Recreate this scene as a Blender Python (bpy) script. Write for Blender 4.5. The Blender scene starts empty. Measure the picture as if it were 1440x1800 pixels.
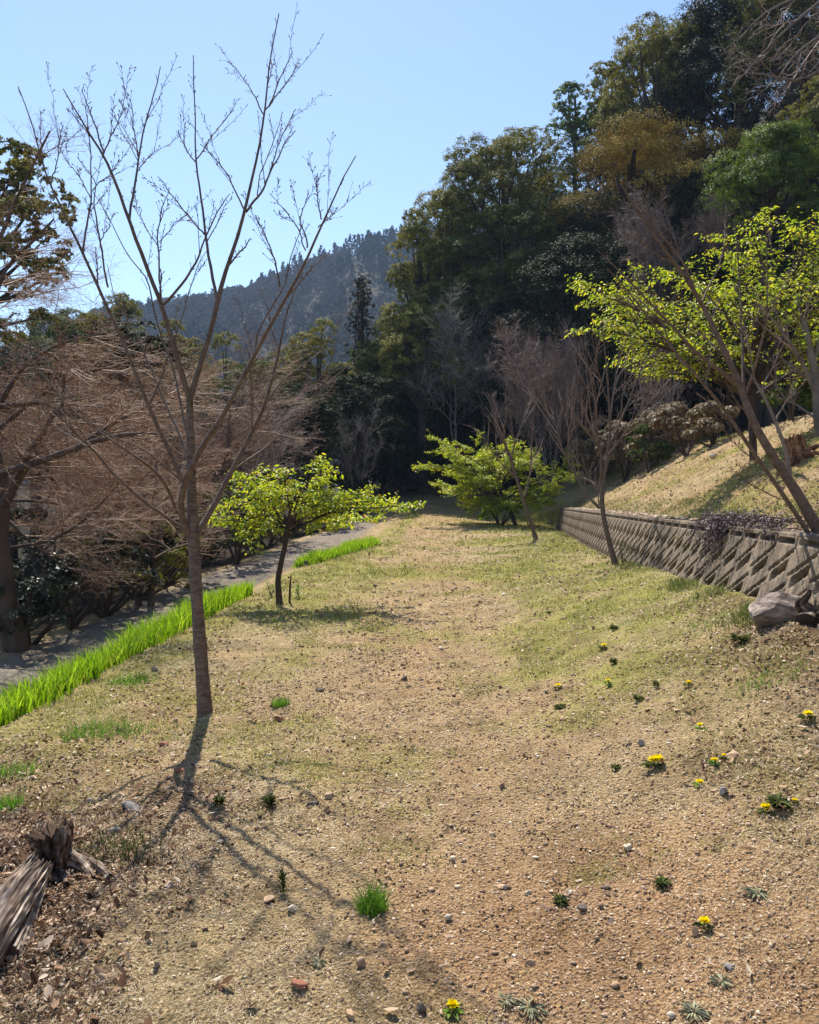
import bpy, bmesh, math
import numpy as np
from mathutils import Vector

# ------------------------------------------------------------------ camera, sky, sun, exposure
sc = bpy.context.scene
COL = sc.collection
CAM_H = 1.55
PITCH = math.atan(45 / 1300)
cam = bpy.data.cameras.new('camera')
cam.sensor_fit = 'VERTICAL'; cam.sensor_height = 36; cam.lens = 26
cam.clip_start = 0.05; cam.clip_end = 6000
camo = bpy.data.objects.new('camera', cam); COL.objects.link(camo)
camo.location = (0, 0, CAM_H); camo.rotation_euler = (math.pi / 2 - PITCH, 0, 0)
sc.camera = camo

SUN_EL = math.radians(55); SUN_AZ = math.radians(-15)      # azimuth from +Y towards +X
sun_vec = Vector((math.sin(SUN_AZ) * math.cos(SUN_EL), math.cos(SUN_AZ) * math.cos(SUN_EL), math.sin(SUN_EL)))
w = bpy.data.worlds.new('World'); sc.world = w; w.use_nodes = True
nt = w.node_tree; nt.nodes.clear()
sky = nt.nodes.new('ShaderNodeTexSky'); sky.sky_type = 'NISHITA'; sky.sun_disc = False
sky.sun_elevation = SUN_EL; sky.sun_rotation = SUN_AZ; sky.air_density = 1.0; sky.dust_density = 0.15; sky.ozone_density = 1.7
bg = nt.nodes.new('ShaderNodeBackground'); bg.inputs['Strength'].default_value = 0.112
wo = nt.nodes.new('ShaderNodeOutputWorld')
nt.links.new(sky.outputs[0], bg.inputs[0]); nt.links.new(bg.outputs[0], wo.inputs[0])
sl = bpy.data.lights.new('sun', 'SUN'); sl.energy = 5.0; sl.angle = math.radians(0.53); sl.color = (1.0, 0.93, 0.82)
so = bpy.data.objects.new('sun', sl); COL.objects.link(so)
so.rotation_euler = sun_vec.to_track_quat('Z', 'Y').to_euler(); so.location = (-5, 20, 30)
sc.view_settings.view_transform = 'Standard'; sc.view_settings.look = 'None'
sc.view_settings.gamma = 1.0; sc.view_settings.use_curve_mapping = False
sc.view_settings.exposure = 0.9
cy = sc.cycles
cy.max_bounces = 6; cy.diffuse_bounces = 2; cy.glossy_bounces = 2; cy.transmission_bounces = 3; cy.volume_bounces = 0
cy.transparent_max_bounces = 4; cy.sample_clamp_indirect = 4.0; cy.caustics_reflective = False; cy.caustics_refractive = False
cy.sample_clamp_direct = 8.0
cy.use_denoising = True

# ------------------------------------------------------------------ noise + terrain
def _h(ix, iy, s):
    n = (ix.astype(np.int64) * 374761393 + iy.astype(np.int64) * 668265263 + s * 974634777) & 0xffffffff
    n = ((n ^ (n >> 13)) * 1274126177) & 0xffffffff
    n = n ^ (n >> 16)
    return (n & 0xffffff) / float(0xffffff)
def vn(x, y, sc_, s=0):
    x = np.asarray(x, float) / sc_; y = np.asarray(y, float) / sc_
    ix = np.floor(x); iy = np.floor(y); fx = x - ix; fy = y - iy
    fx = fx * fx * (3 - 2 * fx); fy = fy * fy * (3 - 2 * fy)
    a = _h(ix, iy, s); b = _h(ix + 1, iy, s); c = _h(ix, iy + 1, s); d = _h(ix + 1, iy + 1, s)
    return (a * (1 - fx) + b * fx) * (1 - fy) + (c * (1 - fx) + d * fx) * fy
def fb(x, y, sc_, s=0, o=4):
    t = 0; a = 1; n = 0
    for i in range(o):
        t = t + a * vn(x, y, sc_ / 2 ** i, s + i * 7); n += a; a *= 0.55
    return t / n
def ss(t): t = np.clip(t, 0, 1); return t * t * (3 - 2 * t)
IRY = [-10, 2, 4.8, 7.5, 10.2, 14.9, 19.2, 26, 32]
IRX = [-3.3, -2.95, -2.6, -2.45, -2.28, -1.95, -0.95, -0.5, 0]
RLY = [-10, 4, 9, 11.8, 14.6, 17, 23.7, 32, 44]
RLX = [-5.8, -5.4, -5.05, -4.75, -4.4, -3.8, -2.9, -1.6, 0.5]
def iris_x(y): return np.interp(y, IRY, IRX)
def road_l(y): return np.interp(y, RLY, RLX)
def road_z(y): return np.interp(y, [-10, 8, 21], [-0.62, -0.6, 0.0])
def wall_x(y): return 1.972 + 0.1334 * y
def wall_top(y): return 1.225 - (y - 4.69) * 0.021
def H(x, y, micro=True):
    x = np.asarray(x, float); y = np.asarray(y, float)
    zc = 0.0048 * np.clip(y - 20, 0, 24) ** 1.9
    xw = wall_x(np.minimum(y, 60)); zb = np.interp(y, [-10, 2, 4, 5.78, 7.4, 8.95, 12.35, 15.7, 27.5], [.4, .5, .62, .66, .60, .545, .33, .20, -.04])
    zb = np.where(y > 27.5, zc - 0.14, zb)
    s1 = np.clip((x - 0.35) / np.maximum(xw - 0.60, 0.5), 0, 1); s1 = s1 ** 1.5 * (1.25 - .25 * s1)
    z = zc + (zb - zc) * s1
    z = z + 0.10 * np.exp(-((x - 2.75) / 0.6) ** 2 - ((y - 4.4) / 1.15) ** 2)
    # step behind the wall, then bank
    d = x - xw
    far = ss((y - 26.8) / 3.5)
    toe = 2.6 * far
    wid = 0.16 + 2.0 * far
    zt = wall_top(np.minimum(y, 34)) - 0.035 + np.maximum(0, zc - 0.2)
    z = z + (np.maximum(zt, z) - z) * ss((d - 0.17 + toe) / wid)
    crest = 3.5 + np.clip((y - 20) * 0.03, 0, 0.5)
    dd = np.maximum(d - 0.45 + toe * 0.3, 0)
    up = 0.56 * np.minimum(dd, crest) + 0.22 * np.clip(dd - crest, 0, 4) + 0.68 * np.clip(dd - crest - 4, 0, 38)
    z = z + up
    z = z + 0.55 * np.clip(y - 38, 0, 40) * ss((x + 3) / 9)
    # left hillside down to the lower road
    xe = iris_x(y); rz = road_z(y)
    f = ss((xe + 0.1 - x) / 1.25)
    z = z + rz * f * (y < 24)
    xl = road_l(y)
    z = z - 0.20 * np.clip(xl - x, 0, 14) - 0.02 * np.clip(xl - x - 14, 0, 100)
    z = z + 0.10 * (fb(x, y, 6.0, 3) - 0.5) * np.clip((np.abs(x) - 0.5) / 4, 0.3, 3)
    if micro:
        on = ss((0.05 - np.abs(x - (xw + 0.1))) / -0.1 + 0.0)
        bk = 1 + 2.2 * ss((x - xw - .5) / .5) * ss((9 - (x - xw)) / 3)
        z = z + bk * (0.040 * (fb(x, y, 0.55, 11, 3) - 0.5) + 0.048 * (fb(x, y, 0.13, 21, 4) - 0.5) + 0.018 * (vn(x, y, 0.045, 31) - 0.5))
    return z
F = 1300.0
cp, sp = math.cos(PITCH), math.sin(PITCH)
def ray(px, py):
    u = (px - 720) / F; v = (900 - py) / F
    return np.array([u, cp + v * sp, -sp + v * cp])
def at(px, py, Y):
    r = ray(px, py); return np.array([0, 0, CAM_H]) + r * (Y / r[1])
def gnd(px, py, lo=1.2, hi=60):
    r = ray(px, py); t = np.arange(lo, hi, 0.01) / r[1]
    P = np.array([0, 0, CAM_H])[None] + r[None] * t[:, None]
    hh = H(P[:, 0], P[:, 1]); k = np.argmax(P[:, 2] < hh)
    if not (P[:, 2] < hh).any(): k = len(t) - 1
    return np.array([P[k, 0], P[k, 1], hh[k]])
def onz(x, y): return float(H(np.array([x]), np.array([y]))[0])

# ------------------------------------------------------------------ object helpers
def tag(o, label=None, cat=None, group=None, kind=None):
    if label: o['label'] = label
    if cat: o['category'] = cat
    if group: o['group'] = group
    if kind: o['kind'] = kind
    return o
def empty(name, loc, label, cat, group=None):
    o = bpy.data.objects.new(name, None); COL.objects.link(o); o.location = [float(a) for a in loc]
    o.empty_display_size = 0.2
    return tag(o, label, cat, group)
def mesh(name, V, Fc, m, parent=None, smooth=False, attrs=None, vattrs=None):
    """V (n,3) ; Fc (m,k) or list of such arrays; world coordinates, moved into the parent's frame"""
    V = np.asarray(V, float).reshape(-1, 3)
    if parent is not None: V = V - np.array(parent.location)[None]
    Fl = Fc if isinstance(Fc, list) else [Fc]
    me = bpy.data.meshes.new(name)
    me.vertices.add(len(V)); me.vertices.foreach_set('co', V.astype(np.float32).ravel())
    li = np.concatenate([f.ravel() for f in Fl]).astype(np.int32)
    tot = np.concatenate([np.full(len(f), f.shape[1]) for f in Fl]).astype(np.int32)
    st = np.concatenate([[0], np.cumsum(tot)[:-1]]).astype(np.int32)
    me.loops.add(len(li)); me.loops.foreach_set('vertex_index', li)
    me.polygons.add(len(tot)); me.polygons.foreach_set('loop_start', st)
    if smooth: me.polygons.foreach_set('use_smooth', np.ones(len(tot), bool))
    for k, a in (attrs or {}).items():
        at_ = me.attributes.new(k, 'FLOAT', 'FACE'); at_.data.foreach_set('value', np.asarray(a, np.float32))
    for k, a in (vattrs or {}).items():
        at_ = me.attributes.new(k, 'FLOAT', 'POINT'); at_.data.foreach_set('value', np.asarray(a, np.float32))
    me.update(calc_edges=True)
    me.materials.append(m)
    o = bpy.data.objects.new(name, me); COL.objects.link(o)
    if parent is not None: o.parent = parent
    return o

# ------------------------------------------------------------------ materials
def newmat(name):
    m = bpy.data.materials.new(name); m.use_nodes = True
    t = m.node_tree; t.nodes.clear()
    return m, t
def L(t, a, b): t.links.new(a, b)
def ramp(t, fac, stops):
    r = t.nodes.new('ShaderNodeValToRGB'); e = r.color_ramp.elements
    while len(e) < len(stops): e.new(0.5)
    for el, (p, c) in zip(e, stops): el.position = p; el.color = (*c, 1)
    L(t, fac, r.inputs[0]); return r.outputs[0]
def leafmat(name, stops, trans=0.3, tcol=None, rough=0.4, spec=0.5):
    m, t = newmat(name)
    a = t.nodes.new('ShaderNodeAttribute'); a.attribute_name = 'rnd'
    c = ramp(t, a.outputs['Fac'], stops)
    p = t.nodes.new('ShaderNodeBsdfPrincipled'); L(t, c, p.inputs['Base Color'])
    p.inputs['Roughness'].default_value = rough; p.inputs['Specular IOR Level'].default_value = spec
    out = t.nodes.new('ShaderNodeOutputMaterial')
    if trans > 0:
        tr = t.nodes.new('ShaderNodeBsdfTranslucent')
        if tcol:
            mx = t.nodes.new('ShaderNodeMixRGB'); mx.blend_type = 'MULTIPLY'; mx.inputs[0].default_value = 1
            L(t, c, mx.inputs[1]); mx.inputs[2].default_value = (*tcol, 1); L(t, mx.outputs[0], tr.inputs[0])
        else: L(t, c, tr.inputs[0])
        ms = t.nodes.new('ShaderNodeMixShader'); ms.inputs[0].default_value = trans
        L(t, p.outputs[0], ms.inputs[1]); L(t, tr.outputs[0], ms.inputs[2]); L(t, ms.outputs[0], out.inputs[0])
    else: L(t, p.outputs[0], out.inputs[0])
    return m
def noise(t, scale, detail=6, rough=0.6, vec=None, dist=0.0):
    n = t.nodes.new('ShaderNodeTexNoise'); n.inputs['Scale'].default_value = scale
    n.inputs['Detail'].default_value = detail; n.inputs['Roughness'].default_value = rough; n.inputs['Distortion'].default_value = dist
    if vec is not None: L(t, vec, n.inputs['Vector'])
    return n.outputs['Fac']
def texco(t, scale=(1, 1, 1), kind='Object'):
    tc = t.nodes.new('ShaderNodeTexCoord'); mp = t.nodes.new('ShaderNodeMapping'); mp.inputs['Scale'].default_value = scale
    L(t, tc.outputs[kind], mp.inputs[0]); return mp.outputs[0]
def solid(name, stops, scale=(20, 20, 20), nscale=1.0, rough=0.9, spec=0.2, bump=0.4, bdist=0.01, dist=0.0):
    m, t = newmat(name); v = texco(t, scale)
    f = noise(t, nscale, 8, 0.65, v, dist); c = ramp(t, f, stops)
    p = t.nodes.new('ShaderNodeBsdfPrincipled'); L(t, c, p.inputs['Base Color'])
    p.inputs['Roughness'].default_value = rough; p.inputs['Specular IOR Level'].default_value = spec
    b = t.nodes.new('ShaderNodeBump'); b.inputs['Strength'].default_value = bump; b.inputs['Distance'].default_value = bdist
    L(t, f, b.inputs['Height']); L(t, b.outputs[0], p.inputs['Normal'])
    out = t.nodes.new('ShaderNodeOutputMaterial'); L(t, p.outputs[0], out.inputs[0])
    return m
def G(*v): return tuple(v)
M = {}
M['cherry'] = solid('cherry_bark', [(.3, G(.05, .036, .029)), (.48, G(.125, .088, .07)), (.62, G(.2, .148, .122)), (.78, G(.10, .07, .057))], (17, 17, 55), 1.0, .75, .3, .8, .006, .9)
M['bark_limb'] = solid('cherry_limb_bark', [(.3, G(.07, .048, .038)), (.5, G(.13, .09, .07)), (.75, G(.2, .145, .115))], (25, 25, 25), 1.0, .75, .3, .4, .004)
M['twig'] = solid('twig_bark', [(.3, G(.075, .05, .04)), (.7, G(.17, .12, .095))], (8, 8, 8), 1.0, .7, .35, .2)
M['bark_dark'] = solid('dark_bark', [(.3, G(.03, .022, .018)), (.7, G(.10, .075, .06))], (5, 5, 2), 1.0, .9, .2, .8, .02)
M['bark_grey'] = solid('grey_bark', [(.3, G(.10, .08, .07)), (.7, G(.26, .22, .19))], (5, 5, 3), 1.0, .85, .2, .5, .01)
M['bark_maple'] = solid('maple_bark', [(.3, G(.05, .035, .03)), (.7, G(.14, .10, .085))], (6, 6, 3), 1.0, .85, .25, .5, .01)
M['twig_red'] = leafmat('red_twigs', [(0, G(.10, .052, .034)), (.5, G(.24, .135, .085)), (1, G(.40, .26, .165))], 0, rough=.6, spec=.3)
M['twig_brown'] = leafmat('brown_twigs', [(0, G(.12, .08, .068)), (.5, G(.24, .165, .14)), (1, G(.40, .30, .26))], 0, rough=.65, spec=.3)
M['twig_grey'] = leafmat('grey_twigs', [(0, G(.10, .09, .082)), (.5, G(.21, .185, .165)), (1, G(.42, .37, .32))], 0, rough=.65, spec=.3)
M['spring'] = leafmat('spring_leaves', [(0, G(.16, .26, .02)), (.5, G(.35, .44, .03)), (.92, G(.55, .54, .05)), (1, G(.44, .24, .05))], .52, (1.25, 1.22, .55), .45, .4)
M['spring_deep'] = leafmat('deep_spring_leaves', [(0, G(.12, .22, .02)), (.6, G(.26, .36, .03)), (1, G(.42, .46, .05))], .5, (1.2, 1.25, .5), .45, .4)
M['iris'] = leafmat('iris_blades', [(0, G(.10, .20, .012)), (.5, G(.24, .38, .02)), (.85, G(.40, .52, .05)), (1, G(.52, .50, .16))], .5, (1.2, 1.3, .5), .4, .4)
M['turf'] = leafmat('green_blades', [(0, G(.05, .15, .015)), (.6, G(.12, .27, .03)), (1, G(.26, .38, .06))], .4, (1.2, 1.2, .6), .5, .3)
M['weed'] = leafmat('weed_leaves', [(0, G(.03, .045, .012)), (.6, G(.075, .10, .025)), (1, G(.17, .18, .06))], .3, None, .8, .1)
M['weedmix'] = leafmat('mixed_weeds', [(0, G(.07, .10, .02)), (.5, G(.17, .2, .05)), (.75, G(.33, .32, .12)), (1, G(.5, .42, .25))], .3, None, .7, .15)
M['silver'] = leafmat('silvery_weed', [(0, G(.16, .17, .10)), (1, G(.38, .37, .24))], .15, None, .9, .1)
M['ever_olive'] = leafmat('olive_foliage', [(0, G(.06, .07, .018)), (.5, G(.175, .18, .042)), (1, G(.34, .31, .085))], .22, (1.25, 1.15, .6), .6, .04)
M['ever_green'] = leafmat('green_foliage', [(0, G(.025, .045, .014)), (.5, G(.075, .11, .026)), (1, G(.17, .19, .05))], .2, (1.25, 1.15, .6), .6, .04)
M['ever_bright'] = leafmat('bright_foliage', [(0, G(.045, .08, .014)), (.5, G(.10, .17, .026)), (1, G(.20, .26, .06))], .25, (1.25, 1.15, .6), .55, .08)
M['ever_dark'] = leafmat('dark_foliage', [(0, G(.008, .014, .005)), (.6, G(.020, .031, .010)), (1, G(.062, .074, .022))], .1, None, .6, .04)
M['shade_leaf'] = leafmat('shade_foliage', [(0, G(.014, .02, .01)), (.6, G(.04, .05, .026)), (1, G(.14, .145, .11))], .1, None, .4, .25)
M['golden'] = leafmat('golden_foliage', [(0, G(.08, .06, .014)), (.5, G(.28, .20, .04)), (1, G(.54, .39, .09))], .05, None, .7, .03)
M['conifer'] = leafmat('conifer_foliage', [(0, G(.012, .02, .009)), (1, G(.04, .05, .02))], .05, None, .6, .3)
M['azalea'] = leafmat('azalea_foliage', [(0, G(.09, .06, .03)), (.5, G(.23, .165, .085)), (1, G(.42, .32, .18))], .25, None, .5, .3)
M['golden_small'] = leafmat('small_golden_leaves', [(0, G(.30, .15, .04)), (1, G(.55, .33, .10))], .35, None, .6, .2)
M['vine'] = leafmat('purple_vine_leaves', [(0, G(.05, .03, .035)), (.6, G(.13, .09, .10)), (1, G(.24, .19, .19))], .1, None, .6, .25)
M['litter'] = leafmat('dead_leaves', [(0, G(.05, .026, .016)), (.3, G(.18, .10, .06)), (.6, G(.42, .28, .18)), (1, G(.74, .61, .46))], .2, None, .9, .1)
M['straw'] = leafmat('straw', [(0, G(.24, .18, .10)), (.5, G(.55, .45, .28)), (1, G(.82, .74, .55))], .2, None, .9, .1)
M['shortgrass'] = leafmat('short_grass', [(0, G(.13, .16, .03)), (.5, G(.32, .33, .08)), (1, G(.54, .50, .18))], .3, None, .6, .2)
M['gravel'] = leafmat('gravel_chips', [(0, G(.09, .055, .04)), (.35, G(.26, .165, .11)), (.75, G(.46, .34, .23)), (1, G(.62, .52, .40))], 0, None, .9, .2)
M['yellow'] = leafmat('dandelion_yellow', [(0, G(.90, .66, .0)), (1, G(.97, .86, .01))], .4, None, .9, .0)
M['budred'] = leafmat('red_buds', [(0, G(.20, .06, .035)), (.6, G(.38, .16, .08)), (1, G(.55, .34, .15))], .3, None, .7, .15)
M['bud'] = leafmat('buds', [(0, G(.08, .045, .03)), (1, G(.16, .09, .05))], 0, None, .6, .3)

def rockmat(name, a, b, c):
    return solid(name, [(.25, a), (.5, b), (.75, c)], (9, 9, 14), 1.2, .9, .25, .7, .012, .4)
M['rock_tan'] = rockmat('tan_stone', G(.24, .15, .09), G(.42, .29, .18), G(.55, .42, .29))
M['rock_grey'] = rockmat('grey_stone', G(.16, .14, .13), G(.30, .27, .245), G(.42, .38, .34))
M['rock_pale'] = rockmat('pale_stone', G(.30, .24, .18), G(.47, .39, .30), G(.60, .52, .42))
M['rock_red'] = rockmat('red_stone', G(.15, .06, .04), G(.28, .12, .075), G(.38, .2, .13))
M['rock_dark'] = rockmat('dark_stone', G(.06, .05, .045), G(.14, .11, .09), G(.22, .17, .13))
M['boulder'] = solid('boulder', [(.34, G(.075, .055, .045)), (.5, G(.26, .205, .175)), (.66, G(.47, .40, .345))], (4, 4, 9), 1.5, .9, .25, 1.0, .03, .6)
def woodmat(name, stops, sc_):
    return solid(name, stops, sc_, 1.0, .9, .15, 1.0, .012, .3)
M['wood_pale'] = woodmat('weathered_wood', [(.3, G(.08, .055, .04)), (.48, G(.28, .22, .17)), (.7, G(.52, .45, .38))], (60, 60, 4))
M['fibre_pale'] = leafmat('pale_wood_fibre', [(0, G(.03, .02, .015)), (.35, G(.12, .085, .063)), (.7, G(.28, .22, .175)), (1, G(.48, .42, .35))], 0, None, .9, .1)
M['fibre_dark'] = leafmat('dark_wood_fibre', [(0, G(.02, .014, .01)), (.5, G(.085, .055, .04)), (.85, G(.2, .145, .11)), (1, G(.34, .27, .21))], 0, None, .9, .1)
M['fibre_red'] = leafmat('red_wood_fibre', [(0, G(.06, .028, .016)), (.5, G(.19, .09, .05)), (1, G(.34, .2, .12))], 0, None, .9, .1)
M['wood_dark'] = woodmat('rotten_wood', [(.3, G(.02, .013, .01)), (.55, G(.09, .055, .04)), (.75, G(.2, .13, .1))], (40, 40, 8))
M['wood_red'] = woodmat('reddish_wood', [(.3, G(.07, .03, .018)), (.55, G(.22, .10, .055)), (.75, G(.32, .18, .11))], (40, 40, 8))

# concrete with streaks
def concrete():
    m, t = newmat('stained_concrete')
    f1 = noise(t, 1.0, 8, .7, texco(t, (9, 9, 2.0))); f2 = noise(t, 1.0, 6, .7, texco(t, (60, 60, 60))); f3 = noise(t, 1, 3, .5, texco(t, (1.2, .8, 1)))
    c1 = ramp(t, f1, [(.34, G(.07, .048, .033)), (.5, G(.175, .13, .09)), (.68, G(.33, .26, .185))])
    c2 = ramp(t, f2, [(.38, G(.38, .35, .32)), (.5, G(.95, .95, .93)), (.66, G(1.3, 1.3, 1.25))])
    mx = t.nodes.new('ShaderNodeMixRGB'); mx.blend_type = 'MULTIPLY'; mx.inputs[0].default_value = .8
    L(t, c1, mx.inputs[1]); L(t, c2, mx.inputs[2])
    mx2 = t.nodes.new('ShaderNodeMixRGB'); mx2.blend_type = 'MULTIPLY'; mx2.inputs[0].default_value = .6
    L(t, mx.outputs[0], mx2.inputs[1]); L(t, ramp(t, f3, [(.35, G(.6, .57, .55)), (.65, G(1, 1, .97))]), mx2.inputs[2])
    p = t.nodes.new('ShaderNodeBsdfPrincipled'); L(t, mx2.outputs[0], p.inputs['Base Color']); p.inputs['Roughness'].default_value = .92
    b = t.nodes.new('ShaderNodeBump'); b.inputs['Strength'].default_value = .5; b.inputs['Distance'].default_value = .004
    L(t, f2, b.inputs['Height']); L(t, b.outputs[0], p.inputs['Normal'])
    out = t.nodes.new('ShaderNodeOutputMaterial'); L(t, p.outputs[0], out.inputs[0]); return m
M['concrete'] = concrete()

# ground: masks soil / green / litter / road / forest are vertex attributes
def groundmat():
    m, t = newmat('ground_soil_and_grass')
    v = texco(t)
    def A(n): a = t.nodes.new('ShaderNodeAttribute'); a.attribute_name = n; return a.outputs['Fac']
    def mix(f, a, b):
        x = t.nodes.new('ShaderNodeMixRGB'); L(t, f, x.inputs[0]); L(t, a, x.inputs[1]); L(t, b, x.inputs[2]); return x.outputs[0]
    nf = noise(t, 75, 10, .85, v); nm = noise(t, 9, 6, .7, v); nl = noise(t, 1.3, 5, .6, v)
    vo = t.nodes.new('ShaderNodeTexVoronoi'); vo.inputs['Scale'].default_value = 85; L(t, v, vo.inputs['Vector'])
    dry = ramp(t, nf, [(.36, G(.10, .07, .035)), (.46, G(.33, .245, .13)), (.55, G(.50, .39, .22)), (.68, G(.74, .61, .39))])
    soil = ramp(t, nf, [(.36, G(.09, .048, .025)), (.46, G(.33, .195, .10)), (.55, G(.49, .32, .175)), (.68, G(.76, .57, .36))])
    green = ramp(t, nf, [(.36, G(.06, .065, .015)), (.46, G(.23, .225, .055)), (.56, G(.37, .345, .10)), (.70, G(.58, .52, .23))])
    lit = ramp(t, nf, [(.34, G(.035, .02, .013)), (.5, G(.14, .085, .055)), (.70, G(.34, .23, .16))])
    road = ramp(t, nf, [(.36, G(.14, .115, .09)), (.5, G(.27, .23, .19)), (.66, G(.42, .37, .31))])  # road tone darkened overall: the trees' shading is put into its colour
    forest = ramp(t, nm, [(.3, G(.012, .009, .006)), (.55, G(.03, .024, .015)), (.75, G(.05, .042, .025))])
    c = mix(A('soil'), dry, soil)
    # break each mask up with noise so that nothing has a soft airbrushed edge
    def brk(a, n, k=1.6):
        s = t.nodes.new('ShaderNodeMath'); s.operation = 'MULTIPLY_ADD'; L(t, n, s.inputs[0]); s.inputs[1].default_value = k; s.inputs[2].default_value = -k / 2
        z = t.nodes.new('ShaderNodeMath'); z.operation = 'ADD'; z.use_clamp = True; L(t, a, z.inputs[0]); L(t, s.outputs[0], z.inputs[1])
        q = t.nodes.new('ShaderNodeMath'); q.operation = 'MULTIPLY'; q.use_clamp = True; L(t, z.outputs[0], q.inputs[0]); L(t, ramp(t, a, [(0, G(0, 0, 0)), (.12, G(1, 1, 1))]), q.inputs[1])
        return q.outputs[0]
    c = mix(brk(A('green'), nm, 2.0), c, green)
    c = mix(brk(A('litter'), nm, 2.0), c, lit)
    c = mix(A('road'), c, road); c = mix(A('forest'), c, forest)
    mv = t.nodes.new('ShaderNodeMixRGB'); mv.blend_type = 'MULTIPLY'; mv.inputs[0].default_value = .8
    L(t, c, mv.inputs[1]); L(t, ramp(t, noise(t, 2.6, 8, .7, v), [(.36, G(.70, .66, .60)), (.5, G(1.08, 1.05, 1.02)), (.64, G(1.35, 1.32, 1.28))]), mv.inputs[2])
    p = t.nodes.new('ShaderNodeBsdfPrincipled'); L(t, mv.outputs[0], p.inputs['Base Color']); p.inputs['Roughness'].default_value = .95; p.inputs['Specular IOR Level'].default_value = .1
    ad = t.nodes.new('ShaderNodeMath'); ad.operation = 'ADD'; L(t, nf, ad.inputs[0]); L(t, vo.outputs['Distance'], ad.inputs[1])
    b = t.nodes.new('ShaderNodeBump'); b.inputs['Strength'].default_value = 1.0; b.inputs['Distance'].default_value = .02
    L(t, ad.outputs[0], b.inputs['Height']); L(t, b.outputs[0], p.inputs['Normal'])
    out = t.nodes.new('ShaderNodeOutputMaterial'); L(t, p.outputs[0], out.inputs[0]); return m
M['ground'] = groundmat()
M['mount'] = solid('mountain_soil', [(.3, G(.03, .03, .02)), (.7, G(.08, .07, .045))], (.03, .03, .03), 1.0, 1, .1, 0)
M['far_leaf'] = leafmat('far_forest_leaves', [(0, G(.016, .027, .014)), (.45, G(.034, .048, .022)), (.6, G(.048, .06, .026)), (.62, G(.062, .056, .04)), (1, G(.095, .08, .06))], 0, None, 1, 0)

# ------------------------------------------------------------------ ground sheet
def masks(x, y):
    xw = wall_x(y); d = x - xw
    n = fb(x, y, 1.6, 51, 4); n2 = fb(x, y, .5, 61, 3)
    path = np.exp(-((x - (0.35 - 0.01 * y)) / (0.9 + 0.045 * y)) ** 2)
    soil = np.clip(1.15 * np.exp(-((x - .8) / 1.0) ** 2) * ss((4.2 - y) / 1.9) + (n - .5) * 2.4, 0, 1)
    soil = np.maximum(soil, np.clip(path * .45 + (n - .5), 0, 1))
    bank = ss((d - .3) / .4)
    soil = np.maximum(soil, bank * np.clip(.5 + (n - .5) * 3, 0, 1))
    green = np.clip(.85 * np.exp(-((x + 1.3) / 1.1) ** 2) * ss((y - 6.5) / 3) * ss((30 - y) / 6) + .75 * np.exp(-((x - xw + .9) / 1.5) ** 2) * ss((y - 4.5) / 2) * (d < .2) + .35 * (1 - path) + .15 * ss((y - 6) / 4) + .45 * np.exp(-((x - 1.9) / 1.1) ** 2 - ((y - 6.3) / 1.6) ** 2) + (n - .5) * 2.6 + (n2 - .5) * 1.6 - .25, 0, 1)
    green = np.where(d > .2, np.clip((n - .52) * 5 + .1, 0, .8) * (d < 4.5), green)
    green = np.maximum(green, np.exp(-((x - iris_x(y) - .25) / .3) ** 2) * .8)
    lit = np.clip(1.5 * np.exp(-((x + 1.6) / .75) ** 2 - ((y - 2.5) / .9) ** 2) + .45 * np.exp(-((x + 1.15) / .4) ** 2 - ((y - 3.7) / .45) ** 2) + .9 * np.exp(-((x - 2.5) / .85) ** 2 - ((y - 4.3) / 1.5) ** 2) + .35 * np.exp(-((x + 2.2) / 1.) ** 2 - ((y - 4.3) / 1.3) ** 2) + (n2 - .5) * 1.3 - .2, 0, 1)
    xe = iris_x(y); xl = road_l(y)
    road = ss((xe - .62 - x) / .3) * ss((x - xl) / .35) * (y < 36)
    foot = ss((xe - .1 - x) / .3)
    green = green * (1 - foot) ; soil = soil * (1 - foot)
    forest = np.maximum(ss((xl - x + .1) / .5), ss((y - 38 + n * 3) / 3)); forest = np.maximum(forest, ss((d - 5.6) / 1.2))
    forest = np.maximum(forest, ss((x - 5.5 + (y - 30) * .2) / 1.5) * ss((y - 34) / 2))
    return soil, green, lit, road, forest
def spaced(a, b, f):
    o = [a]
    while o[-1] < b: o.append(o[-1] + f(o[-1]))
    return np.array(o)
gx = np.concatenate([-spaced(0, 420, lambda v: .022 if v < 2.2 else min(.03 + (v - 2.2) * .022, 12))[::-1][:-1],
                     spaced(0, 420, lambda v: .022 if v < 2.2 else (.045 if v < 6.5 else min(.06 + (v - 6.5) * .04, 12)))])
gy = np.concatenate([spaced(-60, 1.2, lambda v: max(.06, min(3, (1.6 - v) * .12))), spaced(1.3, 700, lambda v: .022 if v < 5 else min(.022 + (v - 5) * (.006 if v < 60 else .03), 12))])
X, Y = np.meshgrid(gx, gy); Z = H(X, Y)
nx, ny = len(gx), len(gy)
idx = np.arange(nx * ny).reshape(ny, nx)
Fg = np.stack([idx[:-1, :-1], idx[:-1, 1:], idx[1:, 1:], idx[1:, :-1]], -1).reshape(-1, 4)
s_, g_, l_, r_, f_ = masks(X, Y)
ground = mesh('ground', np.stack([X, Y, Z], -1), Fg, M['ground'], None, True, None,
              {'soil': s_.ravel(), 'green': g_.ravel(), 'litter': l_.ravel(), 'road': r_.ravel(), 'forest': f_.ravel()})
tag(ground, kind='structure')
print('ground', nx, ny)

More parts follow.
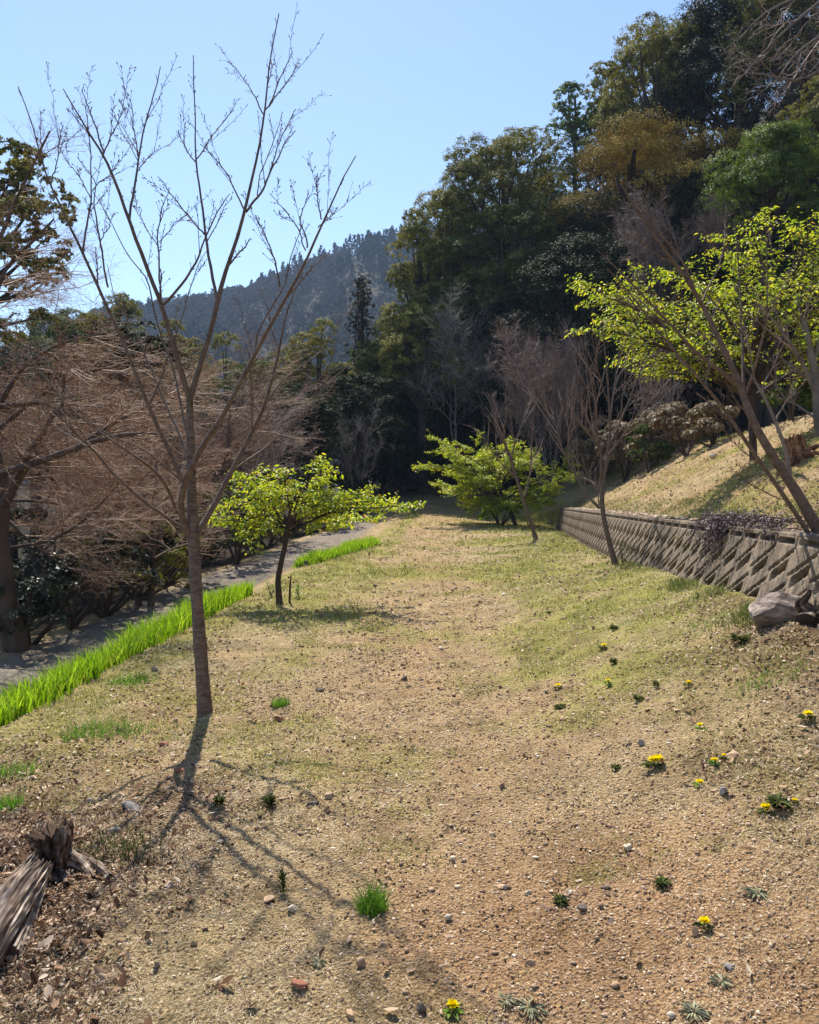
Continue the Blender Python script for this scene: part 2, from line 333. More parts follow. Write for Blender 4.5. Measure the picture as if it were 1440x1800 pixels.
# ------------------------------------------------------------------ mountain and its far wood
def mount_h(x, y):
    ridge = np.interp(x, [-420, -300, -215, -163, -128, -93, -65, -50, -30, -7, 30, 90, 200, 420], [38, 58, 80, 108, 112, 120, 130, 137, 143, 147, 155, 168, 180, 190])
    prof = ss((y - 150) / 310) * ss((760 - y) / 300) 
    return ridge * prof * (1 + .0 * x) - 6 + 14 * (fb(x, y, 90, 77, 4) - .5) * prof + 4 * (fb(x, y, 22, 78, 3) - .5)
mx_ = np.linspace(-430, 430, 200); my_ = np.linspace(140, 780, 160)
X, Y = np.meshgrid(mx_, my_); Zm = mount_h(X, Y)
idx = np.arange(X.size).reshape(X.shape)
Fm = np.stack([idx[:-1, :-1], idx[:-1, 1:], idx[1:, 1:], idx[1:, :-1]], -1).reshape(-1, 4)
tag(mesh('mountain', np.stack([X, Y, Zm], -1), Fm, M['mount'], None, True), kind='structure')
def unit(v): return v / np.maximum(np.linalg.norm(v, axis=-1, keepdims=True), 1e-9)
def quads_from(C, D, N, ln, wd):
    """leaf kites: centre base C, direction D, normal N"""
    S = unit(np.cross(D, N)); ln = np.asarray(ln).reshape(-1, 1); wd = np.asarray(wd).reshape(-1, 1)
    V = np.stack([C, C + D * ln * .45 + S * wd * .5, C + D * ln, C + D * ln * .45 - S * wd * .5], 1)
    n = len(C); return V.reshape(-1, 3), np.arange(n * 4).reshape(n, 4)
def folded(C, D, N, ln, wd, fold=.35):
    S = unit(np.cross(D, N)); ln = np.asarray(ln).reshape(-1, 1); wd = np.asarray(wd).reshape(-1, 1)
    V = np.stack([C, C + D * ln * .45 + S * wd * .5 + N * wd * fold, C + D * ln - N * ln * .12, C + D * ln * .45 - S * wd * .5 + N * wd * fold], 1)
    n = len(C); i = np.arange(n)[:, None] * 4
    Fc = np.concatenate([i + np.array([[0, 1, 2]]), i + np.array([[0, 2, 3]])]); return V.reshape(-1, 3), Fc
def far_wood():
    r = np.random.default_rng(5); n = 4600
    x = r.uniform(-330, 130, n); y = r.uniform(190, 500, n)
    z = mount_h(x, y); k = (z > 2); x, y, z = x[k], y[k], z[k]; n = len(x)
    kind = fb(x, y, 60, 90, 3) + r.normal(0, .05, n) + .0012 * (x + 60)
    con = kind > .50; dec = (kind < .46)
    rad = r.uniform(2.4, 4.6, n); hgt = np.where(con, r.uniform(9, 13, n), r.uniform(5, 8, n))
    m_ = 110
    u = r.random((n, m_)); a = r.random((n, m_)) * 2 * np.pi; t = r.random((n, m_)) ** .7
    rr = np.where(con[:, None], (1 - t ** 1.6) * .75, np.sqrt(np.clip(1 - (t * 1.0) ** 2.2, 0, 1))) * rad[:, None] * (.75 + .3 * u)
    C = np.stack([x[:, None] + np.cos(a) * rr, y[:, None] + np.sin(a) * rr, z[:, None] - 1 + t * hgt[:, None] + 1.5], -1).reshape(-1, 3)
    N_ = unit(np.stack([np.cos(a), np.sin(a), .6 + 0 * a], -1).reshape(-1, 3) + r.normal(0, .3, (n * m_, 3)))
    D = unit(np.cross(N_, r.normal(0, 1, (n * m_, 3))))
    V, Fc = quads_from(C, D, N_, r.uniform(.8, 1.6, n * m_), r.uniform(.6, 1.2, n * m_))
    col = np.where(con, r.uniform(0, .3, n), np.where(dec, r.uniform(.66, 1, n), r.uniform(.3, .6, n)))
    col = np.clip(col[:, None] + r.normal(0, .05, (n, m_)) * np.where(dec[:, None], 1, .6), 0, 1)
    col = np.where(dec[:, None], np.maximum(col, .63), np.minimum(col, .6))
    tag(mesh('far_wood', V, Fc, M['far_leaf'], None, False, {'rnd': col.ravel()}), 'hazy blue wooded slope of conifers and bare trees behind the valley', 'wood', kind='stuff')
far_wood()

# ------------------------------------------------------------------ tubes and branching
def resample(P, K, R=None):
    P = np.asarray(P, float); s = np.concatenate([[0], np.cumsum(np.linalg.norm(np.diff(P, axis=0), axis=1))]); s /= s[-1]
    t = np.linspace(0, 1, K); m_ = len(P)
    # catmull-ish smoothing through interpolation of a slightly smoothed curve
    Q = np.stack([np.interp(t, s, P[:, i]) for i in range(3)], 1)
    if K > 6:
        for _ in range(1):
            Q[1:-1] = .5 * Q[1:-1] + .25 * (Q[:-2] + Q[2:])
    if R is None: return Q
    return Q, np.interp(t, s, R) if len(np.atleast_1d(R)) == m_ else np.linspace(R[0], R[-1], K)
def tubes(P, R, sides):
    """P (n,K,3), R (n,K) -> V, F"""
    n, K, _ = P.shape
    T = np.empty_like(P); T[:, 1:-1] = P[:, 2:] - P[:, :-2]; T[:, 0] = P[:, 1] - P[:, 0]; T[:, -1] = P[:, -1] - P[:, -2]; T = unit(T)
    ref = np.where(np.abs(T[:, :1, 2:3]) > .8, np.array([1., 0, 0]), np.array([0, 0, 1.])); ref = np.broadcast_to(ref, T.shape)
    A = unit(np.cross(T, ref)); B = np.cross(T, A)
    for k in range(1, K):      # keep frames from flipping
        a = A[:, k - 1] - T[:, k] * np.sum(A[:, k - 1] * T[:, k], -1, keepdims=True); A[:, k] = unit(a); B[:, k] = np.cross(T[:, k], A[:, k])
    th = np.arange(sides) * 2 * np.pi / sides
    V = P[:, :, None] + R[:, :, None, None] * (A[:, :, None] * np.cos(th)[None, None, :, None] + B[:, :, None] * np.sin(th)[None, None, :, None])
    base = (np.arange(n) * K * sides)[:, None, None] + (np.arange(K - 1) * sides)[None, :, None]
    j = np.arange(sides)[None, None]; j2 = (j + 1) % sides
    Fc = np.stack([base + j, base + j2, base + j2 + sides, base + j + sides], -1).reshape(-1, 4)
    return V.reshape(-1, 3), Fc
class Acc:
    def __init__(s): s.V = []; s.F = {}; s.n = 0; s.r = {}
    def add(s, V, Fc, r=None):
        k = Fc.shape[1]; s.F.setdefault(k, []).append(Fc + s.n); s.V.append(V); s.n += len(V)
        s.r.setdefault(k, []).append(np.full(len(Fc), .5) if r is None else np.broadcast_to(r, (len(Fc),)) if np.ndim(r) == 0 else np.asarray(r))
    def build(s, name, m, parent=None, smooth=False):
        ks = sorted(s.F); return mesh(name, np.concatenate(s.V), [np.concatenate(s.F[k]) for k in ks], m, parent, smooth, {'rnd': np.concatenate([np.concatenate(s.r[k]) for k in ks])})
def spawn(r, P, R, per, t0=.2, t1=1., ang=(30, 55), length=(.3, .6), rf=.5, up=.2, K=4, curve=.15, flat=0., endr=.3, scale_by_t=True, minr=.0008, plane=None):
    """children of each path: per = number per path"""
    n, k, _ = P.shape; m_ = n * per
    pi = np.repeat(np.arange(n), per); t = (t0 + (t1 - t0) * ((np.tile(np.arange(per), n) + r.random(m_)) / per))
    g = t * (k - 1); i0 = np.minimum(g.astype(int), k - 2); f = (g - i0)[:, None]
    C = P[pi, i0] * (1 - f) + P[pi, i0 + 1] * f; rad = R[pi, i0] * (1 - f[:, 0]) + R[pi, i0 + 1] * f[:, 0]
    T = unit(P[pi, i0 + 1] - P[pi, i0])
    q = r.normal(0, 1, (m_, 3)); q[:, 2] *= (1 - flat); q = unit(q - T * np.sum(q * T, -1, keepdims=True))
    a = np.radians(r.uniform(ang[0], ang[1], m_))[:, None]
    D = unit(T * np.cos(a) + q * np.sin(a)); D[:, 2] *= (1 - flat); D = unit(D + np.array([0, 0, up]))
    ln = r.uniform(length[0], length[1], m_) * (1.15 - .6 * t if scale_by_t else 1)
    S = np.linspace(0, 1, K)[None, :, None]
    bend = r.normal(0, curve, (m_, 1, 3)) + np.array([0, 0, up * .5]); bend[..., 2] *= (1 - flat * .6)
    Q = C[:, None] + (D[:, None] * S + bend * S ** 2) * ln[:, None, None]
    Q = Q + r.normal(0, .02, Q.shape) * S * ln[:, None, None]
    r0 = np.maximum(rad * rf, minr)[:, None]
    RR = r0 * (1 - (1 - endr) * S[:, :, 0])
    return Q, RR
def packpaths(paths, K):
    """list of (pts, (r0,..)) -> arrays"""
    out = [resample(p, K, r_) for p, r_ in paths]
    return np.stack([o[0] for o in out]), np.stack([o[1] for o in out])

# ------------------------------------------------------------------ the two near cherries
def limb(pts, Y0, bulge, r0, r1, jit=None):
    """pixel polyline -> world polyline; depth goes from Y0 by bulge along it"""
    n = len(pts); out = []
    for i, (px, py) in enumerate(pts):
        t = i / (n - 1); out.append(at(px, py, Y0 + bulge * (t ** .9)))
    return np.array(out), np.linspace(r0, r1, n) if np.ndim(r0) == 0 else r0
def z1(*p): return [(a / 2, b / 2) for a, b in p]
def z3(*p): return [(a / 2, 500 + b / 2) for a, b in p]
def z4(*p): return [(720 + a / 2, 500 + b / 2) for a, b in p]
def z7(*p): return [(980 + a / 2.902, 340 + b / 2.902) for a, b in p]
def near_cherry(root, trunk, limbs, seed, trunk_mat, spur_per_m=15, nsec=2, buds=True, twiglen=(.10, .34), nb=None):
    r = np.random.default_rng(seed)
    a = Acc(); P, R = packpaths([trunk], 40)
    R = R * (1 + .03 * r.normal(0, 1, R.shape))
    V, Fc = tubes(P, R, 20); a.add(V, Fc); a.build('trunk', trunk_mat, root, True)
    a = Acc(); P, R = packpaths(limbs, 22)
    wob = np.cumsum(r.normal(0, .0022, P.shape), 1); wob[:, 0] = 0; P = P + wob
    V, Fc = tubes(P, R, 8); a.add(V, Fc); a.build('branches', M['bark_limb'], root, True)
    # fine shoots
    b = Acc(); Q1, R1 = spawn(r, P, R, nsec, .25, .88, (18, 36), (.14, .58), .5, .12, 6, .025, 0, .5, True, .0017)
    V, Fc = tubes(Q1, R1, 5); b.add(V, Fc)
    allP = np.concatenate([np.stack([resample(p, 12) for p in P]), np.stack([resample(p, 12) for p in Q1])])
    allR = np.concatenate([np.stack([np.interp(np.linspace(0, 1, 12), np.linspace(0, 1, R.shape[1]), q) for q in R]), np.stack([np.interp(np.linspace(0, 1, 12), np.linspace(0, 1, 6), q) for q in R1])])
    Q2, R2 = spawn(r, allP, np.minimum(allR, .004), 2, .3, .95, (28, 50), (.02, .12), .55, .1, 3, .02, 0, .5, True, .0014)
    V, Fc = tubes(Q2, R2, 4); b.add(V, Fc)
    # short spurs along everything
    Q3, R3 = spawn(r, allP, np.minimum(allR, .0035), nb or spur_per_m, .2, 1.0, (35, 70), (.010, .028), .7, .3, 2, .0, 0, .9, False, .0014)
    V, Fc = tubes(Q3, R3, 4); b.add(V, Fc)
    b.build('twigs', M['twig'], root, True)
    # buds
    ends = np.concatenate([Q3[:, -1], Q2[:, -1], Q1[:, -1], P[:, -1]]); dr = unit(np.concatenate([Q3[:, -1] - Q3[:, -2], Q2[:, -1] - Q2[:, -2], Q1[:, -1] - Q1[:, -2], P[:, -1] - P[:, -2]]))
    ln = r.uniform(.008, .016, len(ends)); S = np.array([0, .35, .75, 1.0]); W = np.array([.35, 1, .75, .08])
    PB = ends[:, None] + dr[:, None] * (S[None, :, None] * ln[:, None, None]); RB = W[None] * (ln * .26)[:, None]
    V, Fc = tubes(PB, RB, 5); b = Acc(); b.add(V, Fc, np.repeat(r.random(len(ends)), 15)); b.build('buds', M['bud'], root, True)

base = gnd(361, 1256); Yb = base[1]
cherry = empty('bare_cherry_tree', base, 'tall leafless young cherry with a banded trunk, standing alone at the front left', 'tree', 'bare cherry trees of the meadow')
def px2r(px, Y): return px / 2 / F * Y
tr_px = [(360, 1268, 46), (361, 1260, 35), (361, 1250, 29), (359, 1235, 26.5), (358, 1215, 25), (353, 1150, 23.5), (348, 1080, 21.5), (343, 1000, 20.5), (341, 955, 21), (340, 930, 22), (337, 870, 16), (336, 800, 14.5), (335, 755, 13), (333, 700, 12)]
trunk = (np.array([at(a, b, Yb + .02) for a, b, c in tr_px]), np.array([px2r(c, Yb) for a, b, c in tr_px]))
LB = []
def add(pts, bulge, w0, w1, Y0=None, store=LB): store.append(limb(pts, (Y0 or Yb) , bulge, px2r(w0, Yb), px2r(w1, Yb)))
add(z3((668, 400), (640, 320), (620, 250), (600, 190), (560, 50)) + z1((490, 870), (455, 775), (400, 620), (365, 540), (310, 460), (270, 390), (225, 315)), -.25, 10.5, 1.6)
add(z1((365, 540), (340, 470), (312, 400), (285, 325)), .1, 3, 1.3, Yb - .2)
add(z1((365, 540), (385, 480), (410, 430), (433, 370)), -.1, 2.6, 1.3, Yb - .2)
add(z1((455, 775), (470, 680), (485, 590), (490, 540), (510, 430), (535, 330), (560, 245)), .3, 4.5, 1.5, Yb - .15)
add(z1((485, 550), (478, 480), (462, 350)), -.1, 2.4, 1.3, Yb)
add(z1((490, 545), (450, 490), (410, 440)), .2, 2.0, 1.0, Yb)
add(z1((488, 600), (515, 560), (545, 530)), .2, 2.0, 1.0, Yb)
add(z1((575, 1070), (640, 1000), (690, 920), (715, 850), (770, 740), (808, 690)), .35, 5, 1.4, Yb - .1)
add(z1((765, 1060), (740, 950), (725, 850), (705, 700), (685, 560), (680, 400), (674, 190)), .35, 6, 1.6, Yb + .15)
add(z1((690, 560), (740, 490), (780, 440), (822, 388)), .2, 2.4, 1.2, Yb + .35)
add(z1((688, 570), (655, 530), (625, 455)), -.1, 2.4, 1.2, Yb + .35)
add(z1((725, 830), (680, 780), (630, 710), (590, 660), (556, 612)), -.3, 3, 1.2, Yb + .3)
add(z3((667, 410), (690, 330), (720, 240), (745, 160), (775, 10)) + z1((785, 1000), (810, 910), (840, 830), (862, 745), (880, 660), (900, 570), (925, 440), (935, 350), (950, 200), (978, 50)), .3, 11, 1.8)
add(z1((865, 745), (915, 680), (945, 620), (975, 560), (1000, 500), (1033, 465)), .25, 4.5, 1.3, Yb + .2)
add(z1((935, 640), (955, 560), (975, 500), (1000, 450), (1035, 390)), .1, 2.6, 1.2, Yb + .3)
add(z1((905, 700), (912, 620), (950, 520), (988, 395)), -.1, 2.2, 1.1, Yb + .3)
add(z1((935, 385), (975, 330), (1010, 290), (1047, 235)), .15, 2.6, 1.2, Yb + .3)
add(z1((945, 375), (975, 300), (1005, 240), (1028, 182)), -.15, 2.4, 1.2, Yb + .3)
add(z1((925, 400), (900, 345), (870, 300), (808, 222)), .1, 2.6, 1.1, Yb + .3)
add(z1((860, 740), (830, 680), (790, 610), (750, 560), (705, 512)), -.3, 3, 1.2, Yb + .2)
# right low limb and its forks
add(z3((690, 875), (700, 860), (750, 780), (800, 680), (850, 580), (910, 460), (950, 330), (975, 240), (1000, 100)) + z1((1010, 1080), (1060, 960)), .5, 12, 1.6)
add(z3((820, 655), (900, 600), (950, 560), (1060, 460), (1180, 320), (1310, 200)), .5, 5.5, 1.2, Yb + .2)
add(z3((930, 420), (980, 350), (1050, 300), (1130, 240), (1230, 80)), .35, 4, 1.1, Yb + .3)
add(z3((910, 450), (890, 420), (900, 380)), -.2, 2.5, 1.0, Yb + .3)
# the limb E behind, from the left of the crotch up right
add(z3((662, 880), (632, 830), (625, 780), (640, 700), (672, 620), (700, 570), (760, 490), (800, 420), (860, 300), (920, 180), (985, 60)) + z1((1030, 980), (1080, 870), (1130, 770), (1170, 670), (1235, 555)), -.55, 13, 1.5)
add(z1((1080, 870), (1060, 780), (1088, 685)), .1, 2.6, 1.1, Yb - .5)
add(z1((1130, 770), (1118, 700), (1112, 630)), .1, 2.4, 1.1, Yb - .5)
add(z1((985, 1010), (965, 910), (930, 820), (905, 760)), -.1, 3, 1.1, Yb - .45)
add(z1((1120, 800), (1160, 770), (1190, 735)), -.1, 2, 1.0, Yb - .5)
add(z1((1075, 880), (1040, 800), (990, 740), (945, 690)), .2, 2.2, 1.0, Yb - .5)
add(z3((760, 490), (830, 380), (885, 280), (900, 160), (1000, 0)) + z1((1010, 920), (1060, 780)), .2, 5, 1.2, Yb - .15)
# left low limbs
add(z3((640, 690), (580, 560), (520, 430), (470, 290), (420, 170), (340, 0)) + z1((290, 890), (240, 790), (200, 700), (150, 600), (125, 480), (60, 310)), -.3, 8, 1.4, Yb - .15)
add(z1((290, 890), (300, 800), (315, 720), (320, 640), (318, 520), (298, 370)), .15, 3.6, 1.3, Yb - .35)
add(z1((320, 700), (290, 640), (240, 580), (205, 520)), .1, 2, 1.0, Yb - .3)
add(z1((325, 670), (370, 620), (430, 560)), .1, 2, 1.0, Yb - .3)
add(z1((380, 1010), (350, 850), (335, 770), (325, 700), (340, 640), (270, 550)), -.1, 3.4, 1.1, Yb - .25)
add(z1((350, 850), (385, 790), (400, 730)), .1, 1.8, 1.0, Yb - .3)
add(z1((180, 660), (205, 580), (232, 450)), .1, 2.2, 1.1, Yb - .4)
add(z3((615, 785), (580, 700), (520, 640), (480, 610), (390, 550), (250, 440), (130, 280), (0, 180)), -.5, 6, 1.2, Yb - .1)
add(z3((660, 868), (560, 800), (480, 740), (400, 670), (330, 580), (270, 530), (190, 440), (100, 360), (-30, 230)), -.7, 6.5, 1.2)
add(z3((330, 580), (260, 545), (190, 480), (100, 330)), .2, 3, 1.0, Yb - .4)
add(z3((640, 695), (560, 620), (470, 560), (400, 540), (300, 480), (200, 330), (60, 120)), -.3, 3.4, 1.0, Yb - .1)
add(z3((520, 430), (570, 330), (600, 240), (650, 120), (700, -60)) + z1((740, 880)), .3, 3.6, 1.0, Yb - .2)
add(z3((655, 590), (600, 470), (540, 330), (480, 180), (400, 60)) + z1((370, 930)), .6, 4.5, 1.1, Yb + .1)
add(z1((565, 1040), (562, 930), (560, 820), (575, 720), (595, 685)), .2, 3.4, 1.1, Yb - .2)
add(z1((560, 870), (520, 800), (485, 730)), .1, 1.8, .9, Yb - .1)
add(z1((562, 850), (600, 800), (645, 760)), .1, 1.8, .9, Yb - .1)
add(z3((668, 560), (640, 440), (610, 300), (540, 100)) + z1((520, 980), (440, 900), (390, 790), (330, 690)), .7, 4.5, 1.1, Yb + .1)
near_cherry(cherry, trunk, LB, 3, M['cherry'], 9, 2)

# right foreground cherry on top of the wall
bR = np.array([3.05, 5.35, 1.16]); bR[2] = onz(3.05, 5.35)
Yr = 5.35
rcherry = empty('bare_cherry_tree', bR, 'leafless cherry leaning in from the right edge with two slanting stems above the wall', 'tree', 'bare cherry trees of the meadow')
tR = [(1478, 1000, 34), (1462, 975, 30)] + [(980 + a / 2.902, 340 + b / 2.902, c) for a, b, c in [(1335, 1725, 22), (1218, 1520, 17), (1105, 1350, 15), (1015, 1200, 14), (960, 1070, 12), (920, 950, 11), (860, 820, 10), (800, 690, 9), (740, 570, 8)]]
p0 = np.array([at(a, b, Yr) for a, b, c in tR]); p0[0] = bR + [0, 0, -.08]
LR = []
def addr(pts, bulge, w0, w1, dY=0.): add(pts, bulge, w0, w1, Yr + dY, LR)
addr(z7((745, 580), (680, 470), (600, 360), (520, 260), (430, 130), (350, 0), (310, -60)), -.2, 8.5, 2)
addr([(1455, 975)] + z7((1315, 1790), (1232, 1660), (1135, 1525), (1038, 1395), (935, 1240), (850, 1120), (750, 1000), (650, 880), (540, 760), (430, 610), (330, 470), (250, 390)), -.6, 10, 1.6)
addr(z7((940, 1000), (850, 920), (720, 820), (600, 690), (480, 570), (340, 420), (215, 295)), -.4, 9, 1.4)
addr(z7((950, 1010), (945, 900), (945, 780), (935, 690), (935, 500), (925, 340), (915, 180)), .4, 6, 1.3)
addr(z7((960, 1020), (1010, 880), (1045, 760), (1070, 650), (1075, 420), (1065, 140)), -.3, 5.5, 1.3)
addr(z7((690, 480), (650, 330), (620, 230), (590, 140), (545, 0)), .2, 4, 1.4, -.1)
addr(z7((700, 480), (640, 340), (520, 190), (400, 30)), -.1, 4, 1.4, -.1)
addr(z7((740, 550), (810, 400), (850, 240), (850, 60)), .3, 3.4, 1.2, -.1)
addr(z7((935, 705), (850, 620), (780, 550), (720, 480)), .2, 3.2, 1.2, .2)
addr(z7((650, 880), (600, 800), (520, 640), (400, 520), (330, 480)), .3, 3.4, 1.1, -.3)
addr(z7((750, 1000), (770, 900), (765, 820)), .1, 2.5, 1.1, -.3)
addr(z7((850, 830), (740, 730), (640, 600), (560, 540)), .3, 3.2, 1.1, 0)
addr(z7((1140, 1560), (1060, 1520), (1000, 1490), (960, 1450), (925, 1425)), -.3, 2.6, 1.2, -.1)
addr(z7((1060, 1400), (960, 1330), (880, 1260), (820, 1190)), -.3, 2.4, 1.0, -.1)
addr(z7((1000, 1180), (920, 1080), (850, 960)), -.2, 2.6, 1.1, 0)
addr(z7((1090, 1340), (1075, 1420), (1085, 1390)), .1, 1.8, 1.0, 0)
addr(z7((945, 780), (1000, 700), (1050, 560)), .1, 2.4, 1.0, .2)
addr(z7((1070, 640), (1110, 540), (1180, 430)), .1, 2.2, 1.0, -.1)
addr(z7((800, 700), (770, 640), (660, 560)), .2, 2.6, 1.1, 0)
near_cherry(rcherry, (p0, np.array([px2r(c, Yr) for a, b, c in tR])), LR, 4, M['bark_limb'], 9, 2)

# pale sapling and right-edge tree behind it
def small_bare(root, trunk_pts, limbs_pts, Y0, seed, w=1., mat_='bark_grey', twm='twig_brown', n1=5, n2=6, l1=(.25, .7), l2=(.08, .25), name='trunk', n3=0):
    r = np.random.default_rng(seed)
    P, R = packpaths([limb([(a, b) for a, b, c in trunk_pts], Y0, 0, np.array([px2r(c, Y0) * w for a, b, c in trunk_pts]), 0)], 18)
    a = Acc(); a.add(*tubes(P, R, 10)); a.build('trunk', M[mat_], root, True)
    lim = [limb(p, Y0 + r.uniform(-.1, .1), b, px2r(w0, Y0) * w, px2r(w1, Y0)) for p, b, w0, w1 in limbs_pts]
    P2, R2 = packpaths(lim, 14); wob = np.cumsum(r.normal(0, .004, P2.shape), 1); wob[:, 0] = 0; P2 += wob
    a = Acc(); a.add(*tubes(P2, R2, 7)); a.build('branches', M[mat_], root, True)
    b = Acc(); Q, RQ = spawn(r, P2, R2, n1, .25, 1, (22, 48), l1, .55, .4, 6, .12, 0, .4, True, .0018)
    b.add(*tubes(Q, RQ, 4), np.repeat(r.random(len(Q)), 20))
    Q2, RQ2 = spawn(r, np.concatenate([np.stack([resample(p, 6) for p in P2]), Q]), np.concatenate([np.linspace(R2[:, 0], R2[:, -1], 6).T * .5, RQ]), n2, .2, 1, (25, 55), l2, .6, .3, 4, .1, 0, .4, True, .0015)
    b.add(*tubes(Q2, RQ2, 3), np.repeat(r.random(len(Q2)), 9))
    if n3:
        Q3, RQ3 = spawn(r, Q2, RQ2, n3, .2, 1, (25, 60), (l2[0] * .6, l2[1] * .6), .7, .2, 3, .1, 0, .5, True, .0018)
        b.add(*tubes(Q3, RQ3, 3), np.repeat(r.random(len(Q3)), 6))
    b.build('twigs', M[twm], root, False)
def rooted(px, py, lab, cat='tree', group=None, name='bare_tree'):
    g = gnd(px, py); return empty(name, g, lab, cat, group), g
e, g = rooted(1388, 838, 'thin pale crooked sapling standing on the bank behind the leaning cherry stems', name='bare_sapling')
small_bare(e, [(1390, 845, 9), (1386, 815, 7.5), (1378, 780, 6.5), (1362, 738, 6), (1345, 700, 5), (1325, 665, 4)],
           [(z7((1110, 1160), (1140, 1110), (1230, 980)), .1, 3.5, 1.2), (z7((1060, 1050), (1040, 980), (1090, 900), (1140, 780)), .1, 3, 1.2), ([(1325, 665), (1318, 620), (1300, 570)], -.1, 3.5, 1.2)], g[1], 11, n1=3, n2=4)
e, g = rooted(1446, 760, 'leafless tree with a stout grey stem at the right edge on top of the bank')
small_bare(e, [(1446, 765, 22), (1440, 740, 19), (1437, 700, 16), (1430, 640, 13), (1422, 600, 10), (1412, 560, 7)],
           [(z7((1310, 1000), (1260, 880), (1200, 780), (1100, 640), (1035, 560)), -.5, 9, 1.5), (z7((1290, 860), (1275, 760), (1250, 680), (1230, 560)), .2, 6, 1.5), (z7((1320, 1150), (1240, 1080), (1160, 1040), (1105, 950)), .2, 5, 1.4), (z7((1330, 1020), (1290, 960), (1230, 900), (1150, 850)), .4, 5, 1.4), ([(1430, 640), (1445, 560), (1450, 480)], .3, 7, 1.5)], g[1], 12, mat_='bark_grey', n1=5, n2=6, l1=(.4, 1.2), l2=(.15, .4))

# the two meadow cherries by the wall
e, g = rooted(1082, 992, 'leafless cherry forking low into two limbs, rising in front of the long concrete wall', group='bare cherry trees of the meadow', name='bare_cherry_tree')
Yt = g[1]
small_bare(e, [(1083, 998, 19), (1080, 985, 14), (1070, 950, 12), (1060, 905, 11), (1056, 880, 12), (1060, 850, 9), (1065, 820, 8), (1072, 780, 7), (1073, 740, 6), (1070, 690, 5), (1066, 640, 3.5), (1062, 600, 2.2)],
           [(z4((668, 785), (645, 765), (620, 740), (580, 670), (540, 590), (505, 520)), .3, 9, 2), (z4((672, 720), (675, 660), (672, 600), (660, 500), (650, 380), (640, 280)), -.3, 8, 1.6), (z4((688, 650), (700, 560), (740, 480), (790, 350), (830, 250)), .5, 7, 1.5), (z4((700, 600), (740, 550), (800, 470), (860, 380)), -.6, 5, 1.5),
            (z4((672, 590), (640, 540), (600, 490), (560, 430)), -.4, 5, 1.4), (z4((705, 480), (720, 380), (735, 290), (740, 210)), .4, 5, 1.4), (z4((700, 420), (670, 330), (655, 240), (680, 160)), -.5, 4, 1.3), (z4((540, 590), (520, 500), (470, 420), (420, 380)), .3, 4, 1.3), (z4((560, 640), (560, 520), (575, 420), (560, 330)), .4, 4, 1.3), (z4((668, 780), (650, 700), (640, 690)), .2, 3, 1)], Yt, 13, .72, mat_='bark_limb', n1=7, n2=7, l1=(.35, 1.1), l2=(.12, .4))
e, g = rooted(943, 948, 'slender leafless cherry leaning left over the yellow green tree at the foot of the bank', group='bare cherry trees of the meadow', name='bare_cherry_tree')
small_bare(e, [(944, 953, 15), (940, 940, 11), (935, 925, 10), (920, 880, 9), (908, 840, 8.5), (895, 800, 7), (885, 770, 5.5), (870, 735, 5), (862, 705, 3)],
           [(z4((400, 755), (415, 715), (425, 650), (425, 600), (432, 510)), .4, 6, 1.5), (z4((375, 680), (330, 640), (290, 590), (250, 520)), -.4, 5, 1.4), (z4((355, 620), (370, 560), (400, 480), (410, 420)), .5, 5, 1.4), (z4((330, 560), (300, 500), (290, 430)), .2, 4, 1.3), (z4((345, 600), (330, 520), (345, 440)), -.4, 4, 1.3)], g[1], 14, .68, mat_='bark_limb', n1=5, n2=7, l1=(.4, 1.2), l2=(.15, .45))

